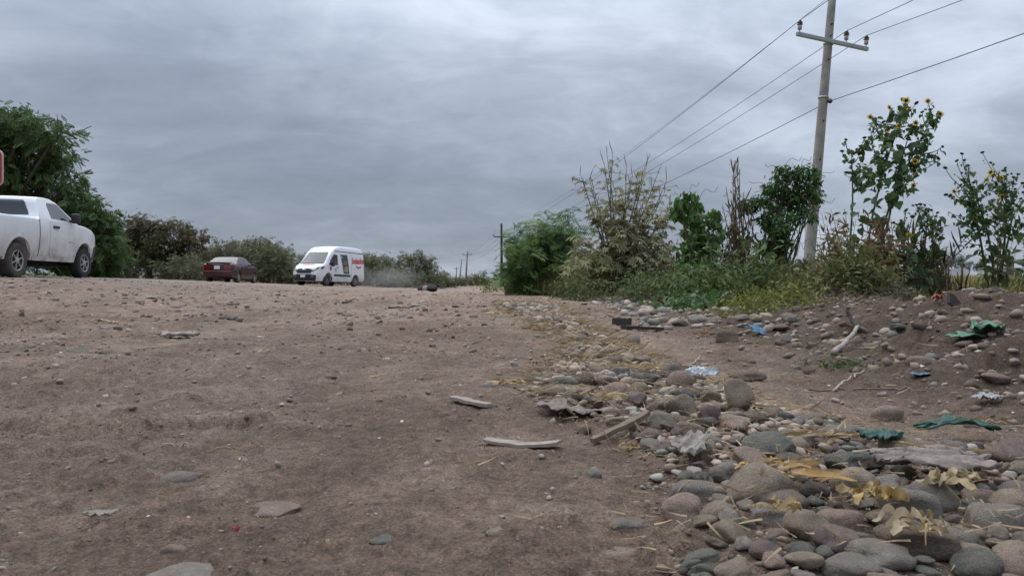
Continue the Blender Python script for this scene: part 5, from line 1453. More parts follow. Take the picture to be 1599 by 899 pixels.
vine('fine_leaved_vine', 'dense dark green vine smothering a stump and arching across to the concrete pole', 12.4, (1208, 474),
     [(1205, 290, 16), (1222, 274, 14), (1245, 272, 13), (1262, 270, 13), (1276, 282, 9), (1212, 318, 22), (1238, 300, 22), (1262, 300, 18), (1275, 312, 9), (1204, 350, 20), (1222, 348, 20), (1250, 332, 16), (1268, 336, 9), (1200, 385, 18), (1218, 380, 16),
      (1204, 415, 17), (1222, 410, 13), (1205, 445, 18), (1160, 322, 10), (1176, 318, 10), (1190, 312, 12), (1228, 440, 16)],
     DIA, .08, (.045, .1, .03), (.095, .18, .052), 66, [[(1205, 480), (1207, 420), (1212, 360), (1222, 300)], [(1207, 430), (1225, 380), (1240, 310)]],
     [(1215, 268, -14, -12), (1250, 265, 16, -20), (1278, 275, 18, -6), (1180, 310, -24, 8), (1265, 335, 12, 34), (1272, 330, 18, 30), (1196, 290, -22, -6), (1240, 345, 26, 40), (1258, 350, -14, 46), (1276, 330, 24, -20), (1222, 265, 22, -18)], 9, -.6)
# a trailing skirt of brown and green leaves along the bank under the tall plants
vine('creeper_mass', 'tangle of brown and green creepers between the heart leaved vine and the stump', 12.6, (1155, 470),
     [(1145, 395, 18), (1165, 380, 16), (1150, 425, 22), (1175, 420, 20), (1130, 440, 18), (1160, 452, 20), (1185, 450, 16), (1142, 360, 10), (1240, 440, 18), (1262, 430, 16), (1250, 455, 18), (1280, 450, 16)],
     DIA, .085, (.06, .08, .034), (.12, .14, .06), 22, None, (), 70, -.8)
def dry_stalks(name, label, d, bpx, tips, col, r, nleaf, T, size, ca, cb, spread=8, pods=False, t0=.2, pitch=(.3, .8), group=None):
    base = onground(*bpx, d); root = plant(name, label, 'plant', base, group); st, lf = MB(), MB()
    for tx, ty in tips:
        b = (bpx[0]+RNG.normal(0, spread), bpx[1]+4); P = stem_px([b, (b[0]+(tx-b[0])*.4+RNG.normal(0, 3), b[1]+(ty-b[1])*.5), (tx, ty)], d, .08, 5)
        st.tube(P, np.linspace(r, r*.4, len(P)), 4, np.array(col)*RNG.uniform(.75, 1.3))
        leaves_on(lf, P, int(nleaf*RNG.uniform(.6, 1.4)), T, size, ca, cb, t0, 1, pitch, .02)
        if pods:
            for _ in range(4):
                q = P[RNG.integers(len(P)//3, len(P))]; e = q+np.array([RNG.normal(0, .06), RNG.normal(0, .06), RNG.uniform(.12, .3)])
                st.tube(wander(q, e, 4, .006), [.006, .012, .011, .003], 4, np.array(col)*RNG.uniform(.8, 1.4))
    parts(root, base, ('stalks', st, M_DRY, True), ('leaves', lf, M_DRY, False)); return root
dry_stalks('dry_stalks', 'tall bundle of bare brown dry stalks left of the vine covered stump', 12.4, (1155, 470),
           [(1143, 248), (1146, 252), (1151, 256), (1138, 290), (1136, 305), (1142, 275), (1158, 262), (1163, 300), (1133, 340), (1150, 300), (1166, 325), (1156, 330), (1128, 320), (1170, 345), (1146, 330)],
           (.17, .13, .085), .014, 12, LANCE, .10, (.14, .1, .06), (.24, .19, .12), 6, True, .15, (.9, .5))
for lab, d, b, tips in (
    ('reddish brown dry weeds under the left side of the tall sunflower', 9.0, (1312, 470), [(1285, 392), (1295, 370), (1302, 352), (1310, 385), (1318, 360), (1326, 350), (1330, 385), (1275, 415), (1290, 410), (1305, 400), (1320, 405), (1268, 430), (1280, 400), (1314, 340), (1299, 385)]),
    ('tan dry weeds between the spiky weed and the right sunflower', 9.4, (1450, 470), [(1425, 380), (1440, 400), (1452, 390), (1462, 405), (1475, 420), (1432, 420), (1470, 395), (1448, 430)]),
    ('rusty brown dry weeds right of the tall sunflower stem', 8.0, (1368, 468), [(1345, 380), (1355, 360), (1362, 345), (1375, 350), (1385, 365), (1392, 345), (1400, 380), (1350, 400), (1365, 395), (1380, 390), (1395, 400), (1408, 360), (1372, 420), (1340, 415)])):
    dry_stalks('dry_weeds', lab, d, b, [(x+RNG.normal(0, 9), y+RNG.normal(0, 14)) for x, y in tips for _ in range(3)], (.17, .11, .06), .006, 34, LANCE, .10, (.15, .08, .04), (.27, .19, .10), 20, False, .05, (.4, .6), 'dry weeds on the bank')
dry_stalks('spiky_weed', 'dark stalky weed with thick brown seed spikes beside the big castor leaf', 9.0, (1425, 470),
           [(1410, 395), (1420, 385), (1432, 380), (1440, 372), (1448, 395), (1455, 352), (1398, 420), (1406, 440), (1436, 410), (1462, 395), (1415, 425), (1500, 370), (1508, 373), (1450, 420), (1428, 365), (1440, 345), (1470, 430)],
           (.12, .1, .055), .009, 44, LANCE, .09, (.07, .075, .03), (.17, .14, .06), 16, True, .1, (.5, .6))
dry_stalks('spiky_weed', 'low leaning weed with bare spikes in front of the golden field gap', 8.2, (1462, 476), [(1478, 448), (1486, 446), (1494, 450), (1500, 440), (1506, 446), (1470, 455), (1490, 462), (1508, 452), (1475, 440)],
           (.1, .08, .05), .007, 10, LANCE, .05, (.09, .07, .03), (.14, .11, .05), 5, True, .2, (.8, .4))
castor('low castor plant with wide pale green leaves below the tall sunflower', 8.6, (1400, 470), [(1385, 425), (1402, 400), (1412, 410), (1395, 432)], [(1385, 418, 11, 9, .34), (1405, 402, 13, 10, .36), (1418, 425, 10, 6, .28)], 4, .26, (.06, .11, .05), (.10, .17, .075), (.1, .1, .06))
# yellow green stems in front of the right hand plants
dry_stalks('tall_grass_clump', 'pale yellow green tall grass clump growing through the right sunflower', 8.8, (1556, 470), [(1552, 300), (1556, 320), (1560, 340), (1548, 350), (1566, 330), (1570, 372), (1553, 380), (1540, 390), (1575, 395), (1560, 285)],
           (.2, .19, .08), .006, 18, LANCE, .10, (.14, .14, .05), (.26, .23, .1), 6, False, .1, (.9, .4))

for lab, d, b, lo, T, sz, ca, cb in (
    ('olive brown scrub filling in around the pale olive plant', 14.9, (985, 458), [(900, 425, 24), (930, 415, 26), (962, 420, 26), (1000, 410, 28), (1030, 415, 24), (1050, 425, 22), (915, 400, 18), (1010, 385, 18), (1040, 390, 16)], DIA, .09, (.14, .15, .065), (.25, .24, .125)),
    ('brown green scrub among the dry stalks and the heart leaved vine', 12.4, (1120, 462), [(1060, 435, 20), (1085, 440, 20), (1125, 425, 22), (1150, 420, 22), (1180, 430, 20), (1140, 395, 16), (1165, 400, 16), (1110, 450, 18)], DIA, .09, (.085, .085, .04), (.17, .15, .08)),
    ('low dull green scrub around the foot of the concrete pole', 11.6, (1262, 456), [(1240, 430, 18), (1262, 438, 16), (1285, 432, 18), (1230, 450, 16), (1270, 452, 16), (1298, 448, 16), (1250, 415, 12), (1288, 412, 12)], DIA, .085, (.075, .08, .035), (.15, .14, .065)),
    ('green leafy scrub under the tall sunflower stems', 9.6, (1372, 462), [(1320, 440, 18), (1345, 430, 20), (1375, 440, 22), (1405, 436, 20), (1430, 445, 18), (1360, 410, 14), (1390, 412, 14), (1420, 460, 14)], DIA, .075, (.06, .08, .03), (.13, .145, .055)),
    ('yellow green weedy scrub around the right sunflower stems', 9.6, (1560, 462), [(1530, 445, 14), (1550, 435, 16), (1575, 440, 18), (1598, 438, 18), (1560, 455, 16), (1590, 458, 16), (1610, 450, 16)], LANCE, .085, (.08, .10, .03), (.18, .19, .06))):
    crown_plant('scrub_bush', lab, 'bush', d, b, lo, T, sz, ca, cb, 26, .02, clumps=26, jit=.5, trunk_h=.2, bark=M_BARK2, crown='foliage')
# ---- sunflowers
M_PETAL = mat('petal', (.82, .52, .015), .5, trans=.35, var=.2, vs=40)
M_DISC = mat('disc', (.03, .016, .008), .9, var=.4, vs=90)
M_SEED = mat('seed_head', (.022, .017, .013), .95, var=.4, vs=60)
def flower_meshes():
    fm = []
    for s_ in range(3):
        mb = MB(); n = 15
        for k in range(n):
            a = 2*pi*k/n+RNG.normal(0, .08); L = RNG.uniform(.85, 1.1); w = .16; dz = RNG.uniform(-.25, .22)
            c, q = cos(a), sin(a)
            V = [(.3*c, .3*q, 0), (.62*c-w*q, .62*q+w*c, dz*.4+.05), (L*c, L*q, dz), (.62*c+w*q, .62*q-w*c, dz*.4+.05), (.64*c, .64*q, dz*.4)]
            mb.add(V, [[0, 1, 4], [1, 2, 4], [2, 3, 4], [3, 0, 4]])
        fm.append(mb.mesh('flower', M_PETAL, False, False))
    d = MB(); th = np.arange(14)*2*pi/14; prof = [(.42, -.08), (.44, .05), (.34, .14), (.16, .17)]
    V = np.concatenate([np.stack([r*np.cos(th), r*np.sin(th), np.full(14, z)], 1) for r, z in prof]); Fq = [[i*14+j, i*14+(j+1) % 14, (i+1)*14+(j+1) % 14, (i+1)*14+j] for i in range(3) for j in range(14)]
    d.polys(V, Fq+[list(range(42, 56)), list(range(14))[::-1]])
    dm = d.mesh('disc', M_DISC, True, False)
    s2 = MB(); V2 = IC2[0]*np.array([1, 1, .62]); s2.add(V2, IC2[1])
    for k in range(11):
        a = 2*pi*k/11; s2.add([(.8*cos(a), .8*sin(a), -.2), (1.5*cos(a+.1), 1.5*sin(a+.1), -.1+.3*RNG.random()), (.8*cos(a+.4), .8*sin(a+.4), -.25)], [[0, 1, 2]])
    return fm, dm, s2.mesh('seed_head', M_SEED, True, False)
FM, DM, SM_ = flower_meshes()
def face(o, p, dirv, s_):
    q = Vector(dirv).to_track_quat('Z', 'Y'); o.rotation_euler = q.to_euler(); o.location = p; o.scale = (s_,)*3
def sunflower(label, d, mains, flowers, heads, fr, hr, nleaf, lsize, bend=(0, 0)):
    base = onground(*mains[0][0], d); root = plant('wild_sunflower', label, 'sunflower', base, None); st, lf = MB(), MB()
    SG = (.05, .07, .028); nodes = []
    for pts in mains:
        P = stem_px(pts, d, .07, 5); st.tube(P, np.linspace(.016, .005, len(P)), 6, SG); nodes.append(P)
        leaves_on(lf, P, int(nleaf*.5), HEART, lsize, (.05, .098, .036), (.095, .16, .058), .12, .85, (-.55, .5), .07)
    A = np.concatenate([P[len(P)//4:] for P in nodes])
    def attach(px, py):
        e = W(px, py, d+RNG.normal(0, .25)); q = A[(A[:, 2] < e[2]-.06)]
        if not len(q): q = A[:3]
        k = np.argmin(np.linalg.norm((q-e)*np.array([1, .6, .55]), axis=1)+RNG.random(len(q))*.05); s_ = q[k]
        m_ = s_*.45+e*.55+np.array([(e[0]-s_[0])*.18, 0, -.05]); t = np.linspace(0, 1, 7)[:, None]
        return (1-t)**2*s_+2*t*(1-t)*m_+t*t*e
    for (x, y) in flowers:
        P = attach(x, y); st.tube(P, np.linspace(.008, .004, 7), 4, SG); leaves_on(lf, P, 13, HEART, lsize*.55, (.06, .112, .042), (.11, .18, .065), .05, .92, (-.6, .5), .025)
        dv = np.array([RNG.normal(0, .5), -1+RNG.normal(0, .4), RNG.uniform(-.1, .6)]); dv /= np.linalg.norm(dv)
        f = put('flower', FM[RNG.integers(3)], root); face(f, P[-1]-base, dv, fr*RNG.uniform(.8, 1.15)); put('disc', DM, f)
    k0 = len(flowers)*2+8
    allp = list(flowers)+list(heads)
    for _ in range(k0):      # leafy side shoots without a bloom
        a_, b_ = allp[RNG.integers(len(allp))], mains[RNG.integers(len(mains))][-2]
        t_ = RNG.uniform(.35, .95); P = attach(b_[0]+(a_[0]-b_[0])*t_+RNG.normal(0, 9), b_[1]+(a_[1]-b_[1])*t_+RNG.normal(10, 14))
        st.tube(P, np.linspace(.006, .003, 7), 3, SG); leaves_on(lf, P, 9, HEART, lsize*.55, (.06, .112, .042), (.115, .185, .065), .2, 1, (-.6, .5), .02)
    for (x, y) in heads:
        P = attach(x, y); st.tube(P, np.linspace(.007, .0035, 7), 4, SG); leaves_on(lf, P, 8, HEART, lsize*.45, (.06, .108, .04), (.10, .165, .06), .05, .9, (-.6, .5), .025)
        h_ = put('seed_head', SM_, root); face(h_, P[-1]-base, np.array([RNG.normal(0, .4), RNG.normal(-.2, .4), .8]), hr*RNG.uniform(.8, 1.25))
    parts(root, base, ('stems', st, M_STEM, True), ('leaves', lf, M_LEAF, False))
sunflower('tallest wild sunflower with many yellow blooms right of the concrete pole', 8.3,
    [[(1338, 474), (1346, 400), (1362, 330), (1384, 255), (1406, 182)], [(1342, 474), (1368, 390), (1396, 310), (1425, 240), (1450, 190)], [(1334, 474), (1330, 400), (1338, 310), (1334, 240)], [(1340, 472), (1380, 360), (1400, 280), (1410, 215)]],
    [(1415, 157), (1449, 158), (1468, 178), (1389, 168), (1408, 170), (1359, 183), (1403, 197), (1420, 169), (1430, 192), (1362, 228), (1378, 216), (1385, 203), (1429, 252), (1428, 267), (1397, 293), (1426, 290), (1420, 367)],
    [(1315, 236), (1321, 218), (1380, 190), (1363, 206), (1440, 216), (1453, 212), (1472, 229), (1465, 247), (1452, 171), (1431, 161), (1370, 195), (1342, 240), (1350, 215), (1440, 175), (1412, 185), (1395, 180), (1460, 195)], .048, .021, 54, .11)
sunflower('shorter sunflower gone to dark seed heads right of the tallest one', 8.9, [[(1436, 472), (1436, 420), (1440, 370), (1446, 335)], [(1438, 472), (1425, 410), (1418, 350)], [(1440, 470), (1452, 400), (1460, 350)]],
    [], [(1431, 320), (1437, 319), (1444, 320), (1454, 328), (1464, 332), (1468, 344), (1415, 328), (1433, 330), (1407, 344), (1425, 338), (1448, 345), (1458, 352), (1412, 360), (1400, 350), (1470, 356), (1440, 352)], .04, .022, 20, .11)
sunflower('right hand wild sunflower with scattered yellow blooms and many dark seed heads', 8.9,
    [[(1548, 468), (1546, 410), (1542, 350), (1528, 300), (1515, 270)], [(1550, 468), (1556, 400), (1562, 330), (1560, 290)], [(1552, 468), (1568, 400), (1580, 350), (1590, 300)], [(1546, 468), (1530, 380), (1512, 330), (1500, 300)]],
    [(1562, 278), (1579, 325), (1565, 307), (1547, 269), (1541, 280), (1490, 299), (1501, 314), (1523, 343), (1533, 407), (1566, 386), (1555, 328), (1558, 317), (1547, 344)],
    [(1476, 262), (1494, 251), (1502, 240), (1534, 238), (1547, 254), (1512, 258), (1583, 277), (1590, 272), (1597, 286), (1477, 304), (1484, 305), (1500, 289), (1505, 291), (1510, 299), (1491, 339), (1555, 286), (1552, 268), (1567, 293), (1588, 344), (1506, 250),
     (1585, 295), (1594, 310), (1570, 262), (1520, 285), (1536, 290), (1502, 370), (1596, 350), (1578, 300)], .046, .020, 54, .09)
sunflower('thin dark sunflower stalks at the very right edge', 9.6, [[(1592, 470), (1590, 400), (1586, 330)], [(1600, 470), (1602, 390), (1608, 320)]], [], [(1583, 318), (1592, 322), (1600, 330), (1608, 310), (1588, 345), (1598, 300)], .04, .021, 14, .10)

# ---- low growth (uncountable)
def tufts(name, label, n, pick, h, ca, cb, m=M_DRY, T=BLADE, w=(1, 1), pitch=0.0, kind='stuff'):
    x, y = pick(n); n = len(x); z = H(x, y)
    R_ = rot(RNG.random(n)*7, RNG.normal(0, .25, n), RNG.normal(0, .25, n))
    s_ = h*RNG.uniform(.4, 1.25, n); sc = np.stack([s_, s_*RNG.uniform(.5, 1.2, n)*w[0], s_], 1)
    mb = MB(); mb.inst(T[0], T[1], np.stack([x, y, z-.01], 1), R_, sc, mixcols(ca, cb, n))
    put(name, mb.mesh(name, m, False), None, label, 'grass', None, kind)
def bank_pick(y0, y1, t0, t1, clump=.6, thr=0.0):
    def f(n):
        y = y0*(y1/y0)**RNG.random(n*3); t = RNG.uniform(t0, t1, n*3); x = xbase(y)+t
        k = fbm(x*clump, y*clump, 77, 3) > thr+RNG.normal(0, .15, n*3); return x[k][:n], y[k][:n]
    return f
def field_pick(n):
    y = 9*(75/9)**RNG.random(n); x = y*RNG.uniform(.5, .8, n); k = (x-xbase(y)) > 3.2; return x[k], y[k]
tufts('field_grass', 'golden green grass covering the field beyond the bank', 26000, field_pick, .34, (.17, .15, .055), (.34, .27, .11), w=(1.0, 1))
def near_field(n):
    y = RNG.uniform(7.6, 14, n); x = y*RNG.uniform(.52, .8, n); k = (x-xbase(y)) > 2.6; return x[k], y[k]
tufts('field_grass', 'olive grass at the near edge of the field', 7000, near_field, .26, (.11, .115, .035), (.27, .23, .08))
def under_pick(n):
    px = RNG.uniform(790, 1330, n); d = np.interp(px, [790, 900, 1000, 1100, 1200, 1330], [18.5, 16, 13.6, 11.6, 10.8, 9.2])+np.abs(RNG.normal(0, .9, n))-.3; k = RNG.random(n) < ss(px, 780, 900)*.8+.2; px, d = px[k], d[k]
    return (px-799.5)/F*d, d
tufts('undergrowth', 'brown and olive dry grass under the tall roadside plants', 20000, under_pick, .40, (.085, .095, .036), (.23, .19, .09))
def under2(n):
    x, y = under_pick(n); return x, y+1.2
tufts('undergrowth', 'green grass behind the tall roadside plants', 9000, under2, .6, (.05, .07, .025), (.12, .12, .05))
def cover(name, label, n, pxr, py, hh, size, ca, cb, T=DIA, rr=(.1, .24)):
    """leafy ground cover: a low heap of small leaves on the bank"""
    mb = MB()
    for _ in range(26):
        q, d = G(RNG.uniform(*pxr), RNG.uniform(*py)); k = n//26; r = RNG.uniform(*rr)
        p = q+np.stack([RNG.normal(0, r, k), RNG.normal(0, r, k), np.abs(RNG.normal(0, hh, k))], 1); p[:, 2] += H(p[:, 0], p[:, 1])-q[2]
        scatter(mb, T, p, size, ca, cb, (.2, .6))
    put(name, mb.mesh(name, M_LEAF, False), None, label, 'ground cover', None, 'stuff')
cover('ground_cover', 'yellow green small leaved creeper on the bank foot', 5200, (1165, 1245), (456, 482), .06, .042, (.12, .14, .03), (.23, .23, .06))
cover('ground_cover', 'green creeper at the foot of the heart leaved vine', 1500, (1072, 1122), (460, 482), .05, .06, (.045, .09, .025), (.09, .16, .045), HEART)
cover('ground_cover', 'grass green weeds left of the feathery bush', 2400, (756, 850), (450, 457), .22, .12, (.07, .1, .025), (.16, .18, .05), LANCE)
cover('undergrowth', 'mixed green leafy weeds tangled along the foot of the roadside plants', 9000, (885, 1190), (456, 470), .22, .075, (.07, .11, .034), (.15, .185, .07))
cover('undergrowth', 'olive weeds along the top of the bank under the sunflowers', 4500, (1285, 1450), (436, 452), .16, .06, (.09, .105, .034), (.19, .19, .075))
cover('leaf_litter', 'reddish dead leaves and twigs under the pale olive plant', 2600, (900, 1020), (456, 470), .08, .055, (.09, .06, .04), (.18, .13, .09), LANCE)
cover('leaf_litter', 'dry straw and roots lying over the dirt mound', 3000, (1270, 1420), (440, 472), .02, .055, (.13, .095, .065), (.23, .175, .12), LANCE)
# ------------------------------------------------------------------ litter
def sheet(name, label, cat_, px, py, lx, ly, amp, m, rz=0.0, outline=None, curl=0.0, lift=.004, fs=3.0, thick=.0016, n=26, col=(1, 1, 1), group=None, seed=None, ridge=0.0, pitch=0.0, fold=(1, .8)):
    """crumpled flat scrap: irregular outline, folds, real thickness; lx, ly in pixels of width / metres deep"""
    p, d = G(px, py); Lx = lx*d/F; seed = seed or int(RNG.integers(1e4))
    u, v = np.meshgrid(np.linspace(-1, 1, n), np.linspace(-1, 1, max(5, n//2))); k = u.shape
    e = 1+.34*fbm(u*2.2+seed, v*2.2, seed, 3)
    x = u*Lx/2*e*(1-.25*v*v*RNG.random()); y = v*ly/2*e*(1-.45*np.abs(u)**3)
    z = amp*(fbm(u*fs*fold[0]+seed, v*fs*fold[1]+.6*np.sin(u*3), seed+1, 4)+.6*ridge*np.abs(fbm(u*fs*2, v*fs*1.2+seed, seed+5, 3)))+curl*np.abs(u)**2+amp*.8
    V = np.stack([x, y, z], -1).reshape(-1, 3); N = len(V)
    i = np.arange(k[0]-1)[:, None]*k[1]; j = np.arange(k[1]-1)[None]; Fq = np.stack([i+j, i+j+1, i+k[1]+j+1, i+k[1]+j], -1).reshape(-1, 4)
    mb = MB(); B = V-np.array([0, 0, thick])
    rim = list(range(k[1]))+[r*k[1]+k[1]-1 for r in range(1, k[0])]+[(k[0]-1)*k[1]+c for c in range(k[1]-2, -1, -1)]+[r*k[1] for r in range(k[0]-2, 0, -1)]
    m_ = len(rim); side = [[rim[a], rim[(a+1) % m_], rim[(a+1) % m_]+N, rim[a]+N] for a in range(m_)]
    mb.add(np.concatenate([V, B]), np.concatenate([Fq, (Fq+N)[:, ::-1], np.array(side)[:, ::-1]]), col)
    o = put(name, mb.mesh(name, m, True), None, label, cat_, group, None, (p[0], p[1]+ly*.3, p[2]+lift)); o.rotation_euler = (pitch, 0, rz)
    return o
M_CARD = mat('weathered_card', (.27, .225, .185), .9, var=.3, vs=30, bump=.3, bs=120)
M_RAG = mat('grey_rag', (.22, .178, .15), .95, var=.3, vs=40, bump=.6, bs=160)
M_GREEN = mat('green_plastic', (.012, .06, .036), .45, var=.35, vs=30, spec=.4)
M_GREEN2 = mat('bright_green_plastic', (.03, .14, .07), .4, var=.3, vs=30)
M_FOIL = mat('white_foil', (.46, .485, .49), .55, var=.25, vs=40)
M_BLUE = mat('blue_plastic', (.06, .14, .2), .5, var=.3, vs=30)
M_WOOD = mat('old_wood', (.17, .125, .085), .9, var=.35, vs=40, bump=.5, bs=120)
M_DWOOD = mat('dark_wood', (.045, .036, .03), .9, var=.35, vs=30, bump=.5, bs=90)
M_HUSK = mat('corn_husk', (1, 1, 1), .75, attr=True, trans=.25, var=.2, vs=90)
M_BLK = mat('black_scrap', (.014, .013, .013), .7)
M_REDS = mat('red_scrap', (.25, .03, .03), .6)
sheet('grey_rag', 'large crumpled grey brown rag draped over the near cobbles', 'rag', 1478, 766, 190, .11, .014, M_RAG, .08, thick=.003, n=70, fs=3.2, lift=.03, seed=44, ridge=.5, fold=(.45, 1.6))
sheet('rag_scrap', 'pale torn rag sticking up at the left side of the cobble strip', 'rag', 1085, 728, 56, .07, .012, mat('pale_rag', (.28, .24, .2), .95, var=.3, vs=40, bump=.5, bs=150), -.7, thick=.002, fs=3, lift=.025, seed=45, n=34, ridge=.8, pitch=.35)
sheet('rag_scrap', 'frayed brown sacking scrap half buried beside the husks', 'rag', 905, 650, 120, .13, .014, M_RAG, -.2, thick=.002, fs=3.6, lift=.006, seed=46, n=44, ridge=1.0)
sheet('foil_wrapper', 'crumpled white and pale blue foil wrapper on the cobbles', 'wrapper', 1097, 610, 50, .04, .012, M_FOIL, .1, thick=.001, fs=3.4, lift=.045, seed=47, n=30, ridge=1.2, pitch=.5)
g_ = sheet('green_cloth', 'dark green leathery scrap curled up on the track edge at the right', 'scrap', 1503, 692, 126, .06, .014, M_GREEN, -.06, curl=-.016, thick=.003, fs=1.6, lift=.034, seed=48, n=34)
sheet('green_cloth', 'small crumpled teal green cloth among the near cobbles', 'scrap', 1380, 714, 64, .05, .011, mat('teal_cloth', (.02, .075, .058), .6, var=.3, vs=40), .05, thick=.003, fs=3, lift=.028, seed=49, n=40, ridge=.7)
sheet('bottle_scrap', 'flattened bright green plastic bottle piece low on the dirt bank', 'scrap', 1525, 536, 56, .12, .012, M_GREEN2, .1, curl=-.01, thick=.004, fs=1.8, lift=.018, seed=50, n=24)
sheet('bottle_scrap', 'second green plastic piece just above the flattened one on the bank', 'scrap', 1552, 524, 40, .12, .02, M_GREEN2, -.2, curl=-.014, thick=.004, fs=1.8, lift=.026, seed=51, n=24)
sheet('blue_scrap', 'small faded blue plastic sheet beside the large brown rock', 'scrap', 1184, 523, 30, .10, .018, M_BLUE, .4, thick=.002, fs=2, lift=.02, seed=52, n=20, pitch=.5)
sheet('blue_scrap', 'thin blue plastic sliver lying flat on the lower bank', 'scrap', 1442, 589, 32, .05, .005, M_BLUE, .05, thick=.002, fs=2, lift=.006, seed=53, n=20)
sheet('paper_scrap', 'crumpled grey white paper on the right edge of the packed track', 'paper', 1544, 632, 34, .05, .012, mat('grey_paper', (.33, .32, .31), .9, var=.2), 0, thick=.001, fs=3, lift=.01, seed=54, n=24, ridge=1)
sheet('paper_scrap', 'pale crumpled paper lump on the dirt at the lower left', 'paper', 150, 815, 50, .024, .005, mat('dusty_paper', (.24, .205, .17), .9, var=.2), .1, thick=.001, fs=3.4, lift=.006, seed=55, n=28, ridge=1)
sheet('red_scrap', 'tiny torn red and white plastic piece in the near dirt', 'scrap', 367, 836, 12, .007, .003, M_REDS, .3, thick=.001, fs=3, lift=.006, seed=56, n=18, ridge=1, pitch=.6)
sheet('red_scrap', 'small faded red scrap on top of the bank near the field gap', 'scrap', 1468, 478, 12, .06, .02, mat('faded_red', (.38, .09, .07), .7), .0, thick=.002, fs=2.4, lift=.02, seed=57, n=16, ridge=1)
def shard():
    p, d = G(1490, 478); k = d/F; mb = MB()
    P = [(-9, 4), (-5, 20), (1, 17), (14, -3), (4, -6)]; n = len(P)
    V = [(x*k, -.01+.3*y*k, y*k) for x, y in P]+[(x*k, .012+.3*y*k, y*k) for x, y in P]
    mb.polys(V, [list(range(n)), list(range(2*n-1, n-1, -1))]+[[q, (q+1) % n, n+(q+1) % n, n+q] for q in range(n)])
    put('roof_tile_shard', mb.mesh('roof_tile_shard', M_DWOOD, False, False), None, 'dark angular shard sticking up on the bank crest by the field gap', 'shard', None, None, tuple(p))
shard()
sheet('flat_board', 'thin pale flat board far off on the dirt road', 'board', 235, 466, 20, .2, .004, M_CARD, .0, thick=.012, fs=1.2, lift=.014, seed=59, n=14)
sheet('flat_board', 'pale thin slat lying on the middle of the dirt road', 'board', 646, 479, 17, .12, .004, mat('pale_slat', (.3, .28, .26), .9), .0, thick=.015, fs=1.2, lift=.02, seed=60, n=14)

def rod(name, label, cat_, pts, r, m, lift=.0, taper=.6, sides=7, amp=.003, seg=5, flat=1.0):
    """stick or straw lying along photo points on the ground; optional third value lifts a point"""
    Q = []
    for t in pts:
        p, d = G(t[0], t[1]); p[2] += lift+(t[2] if len(t) > 2 else 0); Q.append(p)
    t = np.linspace(0, len(Q)-1, (len(Q)-1)*seg+1); Q = np.array(Q)
    P = np.stack([np.interp(t, np.arange(len(Q)), Q[:, k]) for k in range(3)], 1); P[1:-1] = (P[:-2]+P[1:-1]*2+P[2:])/4
    P += RNG.normal(0, amp, P.shape)
    org = P.mean(0); mb = MB(); mb.tube(P-org, np.linspace(r, r*taper, len(P)), sides)
    return put(name, mb.mesh(name, m, True, False), None, label, cat_, None, None, tuple(org))
def plank(name, label, a, b, w, t, m, lift=.01, bev=.002, liftb=None, sag=0.0):
    pa, _ = G(*a); pb, _ = G(*b); pa[2] += lift; pb[2] += lift if liftb is None else liftb
    dv = pb-pa; L = np.linalg.norm(dv); dv /= L; yv = np.cross([0, 0, 1.0], dv); yv /= np.linalg.norm(yv); zv = np.cross(dv, yv)
    mb = MB(); k = 14; s_ = np.linspace(-.5, .5, k); V = []
    for q in s_:
        wob = .15*fbm(np.array([q*9]), np.array([w*99]), 3, 3)[0]; ww = w*(1+wob)*(1-.5*max(0, abs(q)*2-.8)/.2*RNG.random())
        tt = t*(1+wob)
        zc_ = sag*(4*q*q-.6)+.003*fbm(np.array([q*6]), np.array([w*77]), 9, 2)[0]
        V += [(q*L, -ww/2, zc_-tt/2), (q*L, ww/2, zc_-tt/2), (q*L, ww/2, zc_+tt/2), (q*L, -ww/2, zc_+tt/2)]
    V = np.array(V)@np.stack([dv, yv, zv], 0); Fq = [[i*4+j, i*4+(j+1) % 4, i*4+4+(j+1) % 4, i*4+4+j] for i in range(k-1) for j in range(4)]+[[3, 2, 1, 0], [k*4-4, k*4-3, k*4-2, k*4-1]]
    mb.add(V, Fq); return put(name, mb.mesh(name, m, False, False), None, label, 'wood', None, None, tuple((pa+pb)/2))
plank('split_stick', 'split brown stick leaning on the left edge of the cobble strip', (925, 696), (1012, 668), .016, .010, M_WOOD, .008, liftb=.03)
plank('split_stick', 'thinner grey stick lying just behind the split brown one', (945, 688), (990, 672), .008, .006, M_WOOD, .008, liftb=.02)
plank('plank', 'short dark rotten plank on the dirt beyond the narrow strip', (974, 514), (1034, 516), .06, .022, M_DWOOD, .012)
plank('wood_block', 'small black wooden block next to the dark rotten plank', (962, 507), (981, 507), .07, .05, M_DWOOD, .022)
plank('paint_stick', 'thin wooden slat pointing at the blue plastic by the brown rock', (1152, 524), (1172, 519), .03, .012, M_WOOD, .01)
plank('bark_strip', 'long curved strip of grey bark lying in the middle of the dirt', (757, 694), (873, 699), .03, .006, M_CARD, .009, liftb=.006, sag=.007)
plank('bark_strip', 'shorter tilted bark piece beyond the long curved strip', (706, 628), (764, 637), .028, .008, M_CARD, .014, liftb=.006)
rod('twig', 'thin forked twig lying on the packed track', 'twig', [(1264, 611), (1340, 610), (1400, 609), (1445, 612)], .0035, M_WOOD, .004)
rod('twig', 'pale bent twig rising from the long one on the track', 'twig', [(1302, 612), (1318, 602, .004), (1332, 592, .008), (1350, 582, .004)], .004, mat('pale_twig', (.36, .3, .23), .85, var=.2), .005)
rod('root', 'gnarled pale root reaching across the middle of the bank', 'root', [(1300, 558), (1318, 548, .02), (1332, 540, .04), (1340, 531, .05)], .013, mat('pale_root', (.33, .28, .23), .9, var=.3, vs=30), .012, .5)
